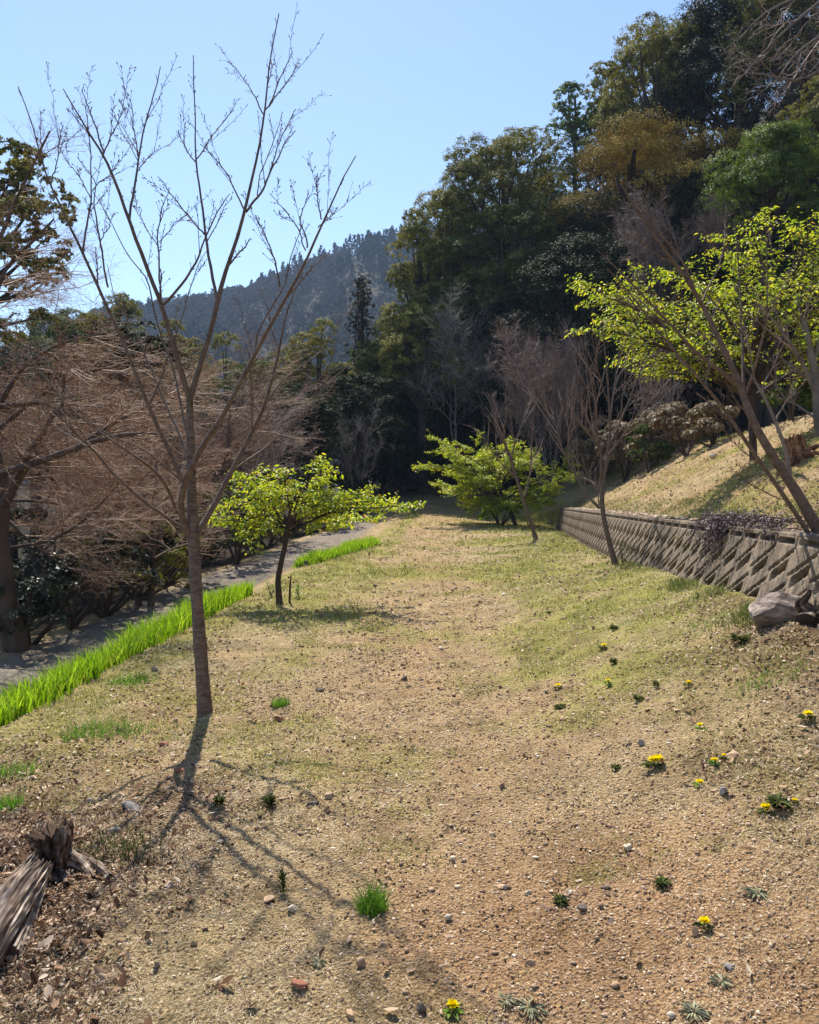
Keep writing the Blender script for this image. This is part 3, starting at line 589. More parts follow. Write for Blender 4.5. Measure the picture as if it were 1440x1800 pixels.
# ------------------------------------------------------------------ generic dense bare tree
def bare_tree(name, base, h, spread, lab, seed, bark, twm, stems=1, levels=(7, 7, 7), lens=(.45, .26, .13), r0=.1, up=.25, lean=(0, 0), group=None, flat=0., nlimb=7, minr=.006, fork=.25, limbang=(20, 55), extra=None, extrar=None, K3=3):
    e = empty(name, base, lab, 'tree', group); r = np.random.default_rng(seed)
    tr = []; li = []
    for s in range(stems):
        a0 = s * 2 * np.pi / stems + r.random(); off = .05 * h * (stems > 1)
        b = np.array(base) + [math.cos(a0) * off * .4, math.sin(a0) * off * .4, -.15]
        top = np.array(base) + [lean[0] + math.cos(a0) * off * 3 * (stems > 1), lean[1] + math.sin(a0) * off * 3 * (stems > 1), h * .8]
        mid = b * .55 + top * .45 + r.normal(0, .03 * h, 3)
        tr.append((np.array([b, mid, top]), np.array([r0, r0 * .6, r0 * .15])))
    P, R = packpaths(tr, 14); P[:, 1:] += np.cumsum(r.normal(0, .006 * h, P[:, 1:].shape), 1); a = Acc(); a.add(*tubes(P, R, 9)); a.build('trunk', M[bark], e, True)
    L1, R1 = spawn(r, P, R, nlimb, fork, .95, limbang, (spread * .8, spread * 1.25), .6, up, 9, .12, flat, .2, True, minr * 2)
    if extra is not None: L1 = np.concatenate([L1, np.stack([resample(x, 9) for x in extra])]); R1 = np.concatenate([R1, np.stack([np.linspace(q[0], q[1], 9) for q in extrar])])
    a = Acc(); a.add(*tubes(L1, R1, 6)); a.build('branches', M[bark], e, True)
    b = Acc()
    L2, R2 = spawn(r, L1, R1, levels[0], .15, 1, (25, 60), (lens[0] * spread * .7, lens[0] * spread * 1.3), .6, up * .7, 6, .14, flat, .3, True, minr * 1.3)
    R2 = np.minimum(R2, minr * 4.5 * np.linspace(1, .45, 6)[None])
    b.add(*tubes(L2, R2, 4), np.repeat(r.random(len(L2)), 20))
    L3, R3 = spawn(r, L2, R2, levels[1], .15, 1, (25, 60), (lens[1] * spread * .7, lens[1] * spread * 1.3), .65, up * .5, 4, .25, flat * .75, .4, True, minr)
    R3 = np.minimum(R3, minr * 2.0)
    b.add(*tubes(L3, R3, 3), np.repeat(r.random(len(L3)), 9))
    L4, R4 = spawn(r, L3, R3, levels[2], .15, 1, (25, 65), (lens[2] * spread * .6, lens[2] * spread * 1.3), .75, up * .4, K3, .25, flat * .4, .6, True, minr * .8)
    b.add(*tubes(L4, R4, 3), np.repeat(r.random(len(L4)), 3 * (K3 - 1)))
    b.build('twigs', M[twm], e, False)
    if twm == 'twig_red':
        k = 3; pts = np.repeat(L4[:, 1:], 1, 1).reshape(-1, 3); pts = pts[r.random(len(pts)) < .75]; n = len(pts); D = unit(r.normal(0, 1, (n, 3))); sz = minr * r.uniform(2.6, 6., n); V, Fc = quads_from(pts, D, unit(r.normal(0, 1, (n, 3))), sz * 1.8, sz); mesh('leaf_buds', V, Fc, M['budred'], e, False, {'rnd': r.random(n)})
    return e, L3, L4
def B(px, Y, dz=0.): x = (px - 720) / F * Y; return np.array([x, Y, onz(x, Y) + dz])

# maples of the left with reddish twigs
MG = 'bare maples along the lower road'
ex1 = [np.array([at(a, b, 9.6) for a, b in [(-8, 800), (-5, 700), (-20, 560), (-10, 420), (60, 290), (88, 230)]]), np.array([at(a, b, y) for a, b, y in [(-30, 845, 9), (0, 832, 8.6), (60, 815, 8.3), (130, 790, 8.1), (185, 765, 8), (200, 760, 8), (275, 762, 8.2)]]),
       np.array([at(a, b, y) for a, b, y in [(130, 792, 8.1), (190, 750, 8.4), (250, 715, 8.6), (330, 690, 9)]]), np.array([at(a, b, 9.4) for a, b in [(10, 965), (20, 955), (50, 962), (80, 955), (140, 925), (210, 850)]]),
       np.array([at(a, b, 9.8) for a, b in [(-5, 720), (40, 640), (110, 600), (190, 585)]]), np.array([at(a, b, 10.2) for a, b in [(-8, 760), (60, 700), (150, 650), (260, 640)]]), np.array([at(a, b, 10.5) for a, b in [(0, 880), (80, 880), (160, 900), (230, 905)]]),
       np.array([at(a, b, 9.3) for a, b in [(-12, 600), (-5, 500), (30, 440), (100, 400)]]), np.array([at(a, b, 9.9) for a, b in [(0, 900), (60, 960), (120, 1000), (170, 1010)]])]
exr1 = [(.05, .01), (.055, .022), (.035, .008), (.03, .008), (.035, .007), (.035, .007), (.03, .006), (.03, .006), (.025, .006)]
g = gnd(32, 1142); m1 = g
_, T3, T4 = bare_tree('bare_maple_tree', g, 6.0, 2.2, 'leafless maple with dark leaning trunk and reddish twigs at the left edge of the road', 21, 'bark_maple', 'twig_red', 1, (9, 9, 7), (.5, .24, .10), .17, .05, (-.9, 0), MG, .45, 9, .0019, .35, (45, 80), ex1, exr1)
_, U3, U4 = bare_tree('bare_maple_tree', B(150, 15.5), 4.9, 2.6, 'wide leafless maple with reddish brown twigs left of the front cherry trunk', 22, 'bark_maple', 'twig_red', 2, (8, 8, 7), (.5, .24, .10), .11, .12, (.2, 0), MG, .4, 10, .0027, .3, (40, 75))
_, W3, W4 = bare_tree('bare_maple_tree', B(345, 18.5), 5.4, 2.6, 'leafless maple with red tinted twigs directly behind the front cherry trunk', 23, 'bark_maple', 'twig_red', 2, (8, 7, 6), (.5, .24, .10), .11, .15, (.2, 0), MG, .35, 9, .003, .3, (40, 70))
bare_tree('bare_maple_tree', B(20, 19), 6.2, 3.0, 'reddish leafless maple behind the one with the leaning dark trunk, lowest at the left edge', 24, 'bark_maple', 'twig_red', 2, (9, 9, 8), (.5, .22, .10), .12, .1, (0, 0), MG, .35, 9, .0032, .25, (45, 75))
bare_tree('bare_maple_tree', B(250, 12.0), 3.1, 1.7, 'low spreading leafless maple beside the lower road between the shrubs', 25, 'bark_maple', 'twig_red', 2, (8, 9, 7), (.5, .24, .11), .06, .05, (-.3, 0), MG, .45, 8, .0021, .3, (50, 80))
bare_tree('bare_maple_tree', B(440, 21), 4.6, 2.0, 'small reddish brown leafless maple seen between the front cherry and the green tree', 26, 'bark_maple', 'twig_brown', 2, (8, 8, 7), (.5, .24, .10), .08, .2, (0, 0), MG, .3, 8, .0042, .3, (35, 65))

# bare trees in front of the right wood
BG = 'bare trees in front of the dark wood'
bare_tree('bare_tree', B(962, 31), 6.6, 2.5, 'many stemmed brown leafless tree behind the far end of the concrete wall', 31, 'bark_grey', 'twig_brown', 7, (7, 7, 5), (.55, .28, .12), .04, .35, (-.2, 0), BG, 0, 6, .0060, .25, (20, 50))
bare_tree('bare_tree', B(830, 37), 9.4, 3.4, 'large grey leafless tree blurring into the dark wood above the yellow green tree', 32, 'bark_grey', 'twig_grey', 4, (6, 7, 5), (.45, .22, .10), .08, .25, (0, 0), BG, .2, 8, .0085, .45, (30, 70))
bare_tree('bare_tree', B(1015, 36), 8.2, 2.3, 'smaller grey leafless tree right of the large grey one, below the golden crown', 33, 'bark_grey', 'twig_grey', 3, (6, 7, 5), (.45, .22, .10), .06, .25, (0, 0), BG, .1, 7, .0085, .45, (25, 60))
bare_tree('bare_tree', B(1205, 30), 10.2, 2.3, 'leafless tree with a dense reddish brown oval crown of upright twigs high on the slope', 34, 'bark_maple', 'twig_brown', 4, (8, 8, 8), (.5, .24, .11), .08, .45, (0, 0), BG, 0, 8, .0062, .45, (18, 50))
bare_tree('bare_tree', B(1150, 26), 4.8, 1.8, 'thin leafless tree with crooked pale limbs behind the bank shrubs', 35, 'bark_grey', 'twig_brown', 3, (5, 5, 5), (.5, .26, .12), .07, .3, (0, 0), BG, 0, 6, .005, .25, (20, 50))
bare_tree('bare_tree', B(625, 30), 4.0, 1.5, 'slim pale leafless sapling in front of the dark trees left of the path end', 36, 'bark_grey', 'twig_grey', 3, (4, 5, 5), (.5, .26, .12), .035, .5, (0, 0), BG, 0, 6, .005, .2, (15, 35))
hang = [np.array([at(a, b, 17) for a, b in p]) for p in ([(1520, -60), (1440, 5), (1370, 60), (1310, 130), (1280, 160)], [(1520, 60), (1440, 125), (1400, 150), (1360, 130), (1310, 128)], [(1520, -80), (1420, -10), (1340, 20), (1300, 70)], [(1510, 20), (1450, 60), (1400, 90), (1360, 150)])]
bare_tree('bare_tree', B(1560, 17), 15.5, 2.4, 'leafless limbs of a tall tree hanging in from the upper right corner', 37, 'bark_grey', 'twig_brown', 1, (5, 5, 4), (.5, .26, .13), .18, .1, (0, 0), BG, 0, 6, .004, .5, (30, 70), hang, [(.05, .012)] * 4)

# ------------------------------------------------------------------ leafy trees of the near field
def spray_leaves(r, tw, n_per, size, droop=.5, w=.42, rad=.02):
    """pairs of drooping leaves along twigs (n,K,3)"""
    n, K, _ = tw.shape; m_ = n * n_per
    pi = np.repeat(np.arange(n), n_per); t = (np.tile(np.arange(n_per), n) + r.random(m_)) / n_per; g_ = t * (K - 1); i0 = np.minimum(g_.astype(int), K - 2); f = (g_ - i0)[:, None]
    C = tw[pi, i0] * (1 - f) + tw[pi, i0 + 1] * f + r.normal(0, rad, (m_, 3)); T = unit(tw[pi, i0 + 1] - tw[pi, i0])
    side = unit(np.cross(T, [0, 0, 1.])) * np.where(np.arange(m_) % 2, 1, -1)[:, None]
    D = unit(T * .6 + side * r.uniform(.4, 1.1, (m_, 1)) + np.array([0, 0, -droop]) + r.normal(0, .25, (m_, 3)))
    N_ = unit(np.array([0, 0, 1.]) + r.normal(0, .45, (m_, 3))); N_ = unit(N_ - D * np.sum(N_ * D, -1, keepdims=True))
    ln = r.uniform(.6, 1.15, m_) * size; V, Fc = folded(C, D, N_, ln, ln * w, .25)
    return V, Fc, np.concatenate([r.random(m_)] * 2) ** 1.0
def leafy_tree(name, base, trunkpts, limbs, lab, seed, leaf, nper, mat_='spring', bark='bark_dark', l1=(.4, .8), n1=6, n2=6, l2=(.15, .35), group=None, flat=.6, up=.12, minr=.003, n3=0, l3=(.1, .2)):
    e = empty(name, base, lab, 'tree', group); r = np.random.default_rng(seed)
    P, R = packpaths([trunkpts], 16); a = Acc(); a.add(*tubes(P, R, 9)); a.build('trunk', M[bark], e, True)
    P, R = packpaths(limbs, 12); a = Acc(); a.add(*tubes(P, R, 6))
    Q, RQ = spawn(r, P, R, n1, .2, 1, (25, 55), l1, .55, up, 6, .1, flat, .3, True, minr); a.add(*tubes(Q, RQ, 4))
    Q2, RQ2 = spawn(r, Q, RQ, n2, .15, 1, (25, 55), l2, .6, up * .5, 4, .1, flat, .5, True, minr * .6); a.add(*tubes(Q2, RQ2, 3))
    T = Q2
    if n3:
        Q3, RQ3 = spawn(r, Q2, RQ2, n3, .15, 1, (25, 55), l3, .7, 0, 4, .1, flat, .5, True, minr * .5); a.add(*tubes(Q3, RQ3, 3)); T = Q3
    a.build('branches', M[bark], e, True)
    b = Acc(); b.add(*spray_leaves(r, T, nper, leaf)); b.add(*spray_leaves(r, np.stack([resample(p, 4) for p in Q]), nper, leaf)); b.build('crown', M[mat_], e, False)
    return e
LG = 'yellow green young trees'
g = gnd(490, 1062); Y2 = g[1]
def lp(pts, Y0, dy, r0, r1): return (np.array([at(a, b, Y0 + dy * i / (len(pts) - 1)) for i, (a, b) in enumerate(pts)]), np.linspace(r0, r1, len(pts)))
tk = (np.array([at(a, b, Y2) for a, b in [(491, 1070), (491, 1055), (488, 1020), (495, 985), (503, 950), (507, 925)]]), np.array([.055, .045, .038, .036, .032, .028]))
lm = [lp([(505, 945), (545, 915), (600, 893), (660, 893), (728, 888)], Y2, -.3, .022, .005), lp([(506, 930), (530, 890), (550, 850), (572, 825)], Y2, .3, .02, .004), lp([(505, 930), (480, 890), (455, 850), (425, 830)], Y2, .3, .02, .004),
      lp([(500, 955), (460, 930), (420, 915), (385, 915)], Y2, -.2, .018, .004), lp([(505, 930), (510, 890), (500, 850), (505, 830)], Y2, -.5, .016, .004), lp([(507, 925), (560, 890), (620, 875), (680, 885)], Y2, .7, .018, .004),
      lp([(506, 940), (560, 930), (610, 920), (640, 905)], Y2, -.7, .015, .004), lp([(500, 950), (470, 900), (430, 880), (400, 890)], Y2, .7, .016, .004), lp([(503, 950), (490, 925), (470, 920), (450, 945)], Y2, -.5, .014, .004),
      lp([(507, 925), (540, 880), (590, 868), (640, 870)], Y2, .2, .016, .004), lp([(505, 935), (470, 905), (450, 880), (440, 850)], Y2, -.2, .014, .004), lp([(506, 930), (520, 890), (530, 860), (545, 845)], Y2, -.4, .016, .004), lp([(506, 930), (530, 900), (560, 885), (590, 880)], Y2, -.1, .014, .004), lp([(506, 930), (500, 900), (480, 870), (470, 850)], Y2, .4, .014, .004), lp([(506, 930), (540, 905), (580, 895), (640, 880), (690, 885)], Y2, .1, .014, .004), lp([(506, 935), (530, 915), (560, 905), (600, 915)], Y2, .4, .014, .004), lp([(505, 925), (515, 880), (535, 850), (560, 830)], Y2, 0, .014, .004)]
leafy_tree('small_leafy_tree', g, tk, lm, 'small spreading tree with yellow green new leaves in front of the lower road', 41, .070, 5, 'spring', 'bark_dark', (.22, .5), 9, 6, (.08, .2), LG, .6, .05, .003)
g = gnd(905, 925); Y3 = g[1]
tk = (np.array([at(a, b, Y3) for a, b in [(908, 928), (900, 905), (885, 880), (878, 850)]]), np.array([.09, .07, .06, .045]))
lm = [lp([(890, 890), (860, 850), (820, 810), (775, 775)], Y3, -.5, .04, .008), lp([(880, 860), (840, 830), (790, 820), (752, 818)], Y3, -1.0, .03, .007), lp([(880, 855), (880, 820), (890, 780)], Y3, .5, .03, .007), lp([(885, 880), (930, 850), (970, 830), (1000, 812)], Y3, .4, .04, .007),
      lp([(885, 875), (930, 870), (970, 850), (995, 838)], Y3, -.8, .03, .007), lp([(890, 890), (850, 865), (810, 860), (780, 848)], Y3, .8, .03, .007), lp([(878, 850), (850, 810), (830, 785)], Y3, .9, .03, .007), lp([(880, 850), (910, 810), (930, 815)], Y3, -1, .03, .007), lp([(885, 870), (840, 850), (815, 865), (800, 868)], Y3, -.6, .025, .006), lp([(880, 860), (850, 820), (800, 790)], Y3, -.9, .03, .007), lp([(885, 870), (850, 840), (800, 830)], Y3, .3, .03, .007), lp([(885, 870), (920, 860), (960, 862)], Y3, .2, .03, .007), lp([(893, 890), (860, 875), (830, 882)], Y3, .3, .03, .007), lp([(893, 890), (860, 880), (845, 892)], Y3, -.4, .03, .007), lp([(893, 892), (925, 880), (950, 885)], Y3, -.4, .03, .007), lp([(890, 885), (900, 870), (925, 872)], Y3, .5, .03, .007), lp([(885, 880), (870, 850), (850, 840)], Y3, -.8, .03, .007), lp([(885, 870), (870, 830), (865, 800)], Y3, -.2, .03, .007), lp([(880, 850), (900, 820), (920, 800)], Y3, .6, .03, .007)]
leafy_tree('small_leafy_tree', g, tk, lm, 'spreading yellow green tree at the far end of the wall beneath the slender bare cherry', 42, .10, 12, 'spring', 'bark_dark', (.5, 1.2), 12, 8, (.25, .55), LG, .6, .03, .006)
# big leafy tree on the bank at the right
Y4 = 12.6; g = B(1325, Y4)
tk = (np.array([g + [0, 0, -.2], at(1322, 745, Y4), at(1325, 700, Y4), at(1320, 640, Y4)]), np.array([.07, .06, .055, .05]))
lm = [lp(p, Y4, dy, .05, .009) for p, dy in [([(1322, 700), (1250, 640), (1150, 560), (1040, 505)], -.5), ([(1320, 690), (1240, 640), (1140, 600), (1070, 580)], -1.5), ([(1320, 660), (1260, 560), (1220, 500), (1180, 470)], .5), ([(1320, 640), (1310, 560), (1300, 470), (1290, 400)], .8), ([(1320, 650), (1370, 540), (1410, 450), (1430, 380)], -.5),
      ([(1322, 660), (1400, 600), (1470, 540)], .5), ([(1322, 680), (1380, 620), (1440, 600)], -1.2), ([(1322, 700), (1240, 660), (1170, 640), (1130, 625)], .8), ([(1320, 640), (1280, 560), (1250, 500)], -1.6), ([(1320, 640), (1350, 540), (1360, 450), (1350, 400)], 1.2), ([(1320, 640), (1400, 540), (1460, 470)], 1.3), ([(1320, 690), (1290, 640), (1240, 600)], -1.9), ([(1322, 640), (1340, 560), (1390, 500)], -1.9), ([(1322, 660), (1220, 580), (1110, 530)], 1.4), ([(1320, 600), (1380, 480), (1470, 420)], 0), ([(1320, 620), (1250, 590), (1190, 540), (1120, 500)], .2), ([(1325, 660), (1400, 560), (1450, 500), (1480, 480)], -.8), ([(1325, 640), (1400, 470), (1440, 400)], .6), ([(1322, 700), (1400, 650), (1460, 630)], .4), ([(1320, 640), (1345, 480), (1320, 400)], -.4), ([(1322, 700), (1200, 620), (1080, 560)], -.3), ([(1322, 700), (1230, 620), (1120, 540), (1060, 520)], -1.1)]]
leafy_tree('leafy_tree', g, tk, lm, 'larger tree with bright yellow green foliage behind the leaning cherry on the bank', 43, .078, 6, 'spring', 'bark_dark', (.5, 1.2), 12, 8, (.2, .45), LG, .6, .05, .005)
# dense deep green shrub under the middle tree
def shrub(name, c, rx, ry, rz, n, leaf, m, lab, seed, cat='shrub', group=None, stems=6, lobes=14, z0=None):
    r = np.random.default_rng(seed); b0 = np.array([c[0], c[1], onz(c[0], c[1])]); e = empty(name, b0, lab, cat, group)
    cc = b0 + [0, 0, rz * .9] if z0 is None else b0 + [0, 0, z0]
    V, Fc, rn, LC = crown_mesh(r, cc, rx, ry, rz, n, leaf, lobes, .2, low=-.6)
    tp = [(np.array([b0 + [0, 0, -.05], b0 * .5 + LC[i % len(LC)] * .5 + r.normal(0, .05, 3), LC[i % len(LC)]]), np.array([.02, .014, .006]) * (1 + rx)) for i in range(stems)]
    P, R = packpaths(tp, 6); a = Acc(); a.add(*tubes(P, R, 5)); a.build('stems', M['bark_dark'], e, True)
    mesh('foliage', V, Fc, M[m], e, False, {'rnd': rn}); return e
def crown_mesh(r, c, rx, ry, rz, n, leaf, nl=30, openness=.3, low=-.35, conif=False, flatlobe=.62, lobesize=(.24, .42), aspect=.55, squash=1.0):
    """lobes -> sprigs -> leaves; returns verts, faces, rnd, lobe centres"""
    if conif:
        t = r.random(nl) ** .8; a = r.random(nl) * 2 * np.pi
        rad = (1 - t) * .8 + .08
        LC = np.stack([np.cos(a) * rad * rx * .75, np.sin(a) * rad * ry * .75, (t * 2 - 1) * rz], 1); LR = (.16 + .22 * (1 - t)) * rx
    else:
        u = r.normal(0, 1, (nl * 4, 3)); u = unit(u); u = u[u[:, 2] > low][:nl]; nl = len(u)
        k = r.uniform(.5, .88, nl) ** .8; LC = u * k[:, None] * np.array([rx, ry, rz]); LR = r.uniform(*lobesize, nl) * (rx * ry * rz) ** (1 / 3) * (1.15 - .35 * k)
    LC = LC + c
    p = LR ** 2; p /= p.sum(); ns = max(60, n // 26)
    li = r.choice(nl, ns, p=p); su = unit(r.normal(0, 1, (ns, 3)) + np.array([0, 0, .9]))
    SC = LC[li] + su * LR[li][:, None] * r.uniform(.86, 1.05, (ns, 1)) * np.array([1, 1, flatlobe]); SR = LR[li] * r.uniform(.10, .22, ns)
    si = r.integers(0, ns, n); d = unit(r.normal(0, 1, (n, 3))); C = SC[si] + d * (SR[si] * r.random(n) ** .45)[:, None] * np.array([1, 1, .7 * squash])
    N_ = unit(su[si] * 1.0 + np.array([0, 0, .35]) + r.normal(0, .42, (n, 3))); D = unit(np.cross(N_, r.normal(0, 1, (n, 3)))); D = unit(D + su[si] * .2 + np.array([0, 0, -.2])); N_ = unit(N_ - D * np.sum(N_ * D, -1, keepdims=True) + 1e-6)
    ln = r.uniform(.65, 1.25, n) * leaf; V, Fc = quads_from(C, D, N_, ln, ln * aspect)
    rn = np.clip(.5 * r.random(ns)[si] + .25 * r.random(n) + .25 * r.random(nl)[li][si] + .1 * (su[si][:, 2]), 0, 1)
    return V, Fc, rn, LC
g = B(880, 27.4)
shrub('leafy_shrub', (g[0], g[1]), .9, .8, .62, 6000, .11, 'spring_deep', 'dense mid green bush tucked under the yellow green tree near the wall end', 44)

# ------------------------------------------------------------------ evergreen wood, tree by tree
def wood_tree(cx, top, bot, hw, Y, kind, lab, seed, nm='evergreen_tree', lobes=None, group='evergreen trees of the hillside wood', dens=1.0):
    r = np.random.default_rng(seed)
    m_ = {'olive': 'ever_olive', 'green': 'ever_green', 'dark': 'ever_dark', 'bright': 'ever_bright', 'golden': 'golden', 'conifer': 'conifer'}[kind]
    rx = hw / F * Y; pt = at(cx, top, Y); pb = at(cx, bot, Y); rz = (pt[2] - pb[2]) / 2; c = (pt + pb) / 2; ry = rx * 1.0
    gz = onz(c[0], c[1]); rz = max(rz, .5)
    rx *= 1.12; ry *= 1.12
    leaf = max(.065, 3.6 / F * Y)
    n = int(dens * min(95000, hw * (bot - top) / 2 * 3.14 * 1.15)); n = max(n, 7000)
    b0 = np.array([c[0], c[1], gz]); e = empty(nm, b0, lab, 'tree', group)
    kw = dict(nl=lobes or int(np.clip(hw / 2.8, 24, 46)), lobesize=(.26, .50))
    if kind == 'conifer': kw.update(conif=True, nl=200, aspect=.35)
    if kind == 'golden': kw.update(flatlobe=.24, lobesize=(.30, .55), low=-.3, nl=34)
    if kind == 'olive': kw.update(lobesize=(.2, .42), flatlobe=.8)
    V, Fc, rn, LC = crown_mesh(r, c, rx, ry, rz, n, leaf, **kw)
    mesh('crown', V, Fc, M[m_], e, False, {'rnd': rn})
    tr = .028 * rx * 2 + .08
    tps = [(np.array([b0 + [0, 0, -.4], b0 * .5 + c * .5 + r.normal(0, .05, 3) * rx, c, c + [0, 0, rz * .6]]), np.array([tr * 1.3, tr, tr * .7, tr * .2]))]
    for q in LC[:: max(1, len(LC) // 18)]:
        s = c + np.array([0, 0, r.uniform(-.8, .2) * rz]); mid = s * .5 + q * .5 + np.array([0, 0, -.08 * rz]) + r.normal(0, .05, 3) * rx
        tps.append((np.array([s, mid, q]), np.array([tr * .42, tr * .28, tr * .1])))
    P, R = packpaths(tps, 8); a = Acc(); a.add(*tubes(P, R, 6)); a.build('trunk', M['bark_dark'], e, True)
    return e
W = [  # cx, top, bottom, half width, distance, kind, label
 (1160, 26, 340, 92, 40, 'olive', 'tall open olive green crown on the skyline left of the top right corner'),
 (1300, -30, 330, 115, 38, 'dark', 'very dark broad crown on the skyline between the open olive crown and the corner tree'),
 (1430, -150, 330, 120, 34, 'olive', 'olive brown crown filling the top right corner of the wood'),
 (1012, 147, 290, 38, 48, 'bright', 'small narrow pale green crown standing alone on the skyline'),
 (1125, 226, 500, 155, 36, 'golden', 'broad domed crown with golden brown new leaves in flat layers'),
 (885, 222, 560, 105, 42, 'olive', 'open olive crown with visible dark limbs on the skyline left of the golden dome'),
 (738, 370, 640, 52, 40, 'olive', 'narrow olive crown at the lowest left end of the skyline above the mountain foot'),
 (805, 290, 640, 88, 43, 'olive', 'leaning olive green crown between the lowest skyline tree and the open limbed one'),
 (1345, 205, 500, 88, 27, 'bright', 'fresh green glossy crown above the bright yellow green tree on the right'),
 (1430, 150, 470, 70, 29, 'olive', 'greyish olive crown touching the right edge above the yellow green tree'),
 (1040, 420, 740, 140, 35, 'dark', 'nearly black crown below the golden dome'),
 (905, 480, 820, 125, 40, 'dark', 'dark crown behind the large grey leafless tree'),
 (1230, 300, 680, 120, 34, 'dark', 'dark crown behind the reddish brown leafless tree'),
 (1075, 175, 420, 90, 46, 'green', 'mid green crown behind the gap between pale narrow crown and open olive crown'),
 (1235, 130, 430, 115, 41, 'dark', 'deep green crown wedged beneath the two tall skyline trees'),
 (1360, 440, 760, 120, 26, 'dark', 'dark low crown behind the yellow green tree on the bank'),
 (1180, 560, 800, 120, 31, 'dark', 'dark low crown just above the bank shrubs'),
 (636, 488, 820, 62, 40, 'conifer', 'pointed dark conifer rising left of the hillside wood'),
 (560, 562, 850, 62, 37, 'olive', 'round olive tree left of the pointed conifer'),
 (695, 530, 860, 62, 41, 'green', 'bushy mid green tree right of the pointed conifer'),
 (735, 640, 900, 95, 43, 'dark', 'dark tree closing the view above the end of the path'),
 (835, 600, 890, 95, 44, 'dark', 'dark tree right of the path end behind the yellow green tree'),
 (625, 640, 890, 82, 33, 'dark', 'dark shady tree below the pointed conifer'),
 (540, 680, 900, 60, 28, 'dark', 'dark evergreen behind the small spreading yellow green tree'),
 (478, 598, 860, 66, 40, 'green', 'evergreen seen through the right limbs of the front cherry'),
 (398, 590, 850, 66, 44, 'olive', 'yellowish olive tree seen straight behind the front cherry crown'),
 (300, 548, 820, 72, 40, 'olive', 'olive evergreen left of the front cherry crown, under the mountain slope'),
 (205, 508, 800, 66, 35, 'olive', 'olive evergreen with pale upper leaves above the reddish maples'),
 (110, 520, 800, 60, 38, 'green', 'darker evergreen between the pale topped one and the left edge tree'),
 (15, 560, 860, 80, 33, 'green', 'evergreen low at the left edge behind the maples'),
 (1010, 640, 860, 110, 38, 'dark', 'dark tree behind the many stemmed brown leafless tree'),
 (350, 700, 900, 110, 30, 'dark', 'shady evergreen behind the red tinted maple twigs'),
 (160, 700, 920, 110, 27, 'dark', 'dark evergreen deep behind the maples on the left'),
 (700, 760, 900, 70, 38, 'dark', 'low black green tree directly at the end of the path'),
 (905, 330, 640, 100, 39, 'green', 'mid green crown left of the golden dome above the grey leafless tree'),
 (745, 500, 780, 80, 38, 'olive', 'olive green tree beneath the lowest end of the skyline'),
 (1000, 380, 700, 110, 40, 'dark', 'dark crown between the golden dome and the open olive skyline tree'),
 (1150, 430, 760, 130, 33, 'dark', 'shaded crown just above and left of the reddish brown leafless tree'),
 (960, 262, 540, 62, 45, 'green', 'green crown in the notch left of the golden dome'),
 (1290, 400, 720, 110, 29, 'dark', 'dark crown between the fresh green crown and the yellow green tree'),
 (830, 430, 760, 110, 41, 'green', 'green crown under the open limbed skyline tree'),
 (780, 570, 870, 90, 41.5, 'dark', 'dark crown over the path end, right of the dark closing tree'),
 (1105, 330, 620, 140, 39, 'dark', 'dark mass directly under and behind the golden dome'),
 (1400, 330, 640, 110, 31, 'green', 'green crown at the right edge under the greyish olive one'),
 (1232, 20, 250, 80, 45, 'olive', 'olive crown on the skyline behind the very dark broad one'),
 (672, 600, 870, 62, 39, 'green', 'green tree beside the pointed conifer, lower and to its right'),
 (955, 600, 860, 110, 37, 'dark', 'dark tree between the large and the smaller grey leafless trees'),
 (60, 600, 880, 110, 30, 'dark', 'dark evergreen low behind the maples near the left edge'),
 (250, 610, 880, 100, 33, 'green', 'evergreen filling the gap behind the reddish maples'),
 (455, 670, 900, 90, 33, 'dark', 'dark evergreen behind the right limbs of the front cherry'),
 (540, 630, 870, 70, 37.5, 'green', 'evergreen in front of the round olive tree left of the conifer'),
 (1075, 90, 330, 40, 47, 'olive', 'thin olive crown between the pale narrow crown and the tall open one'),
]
for i, t_ in enumerate(W): wood_tree(*t_[:6], t_[6], 100 + i)
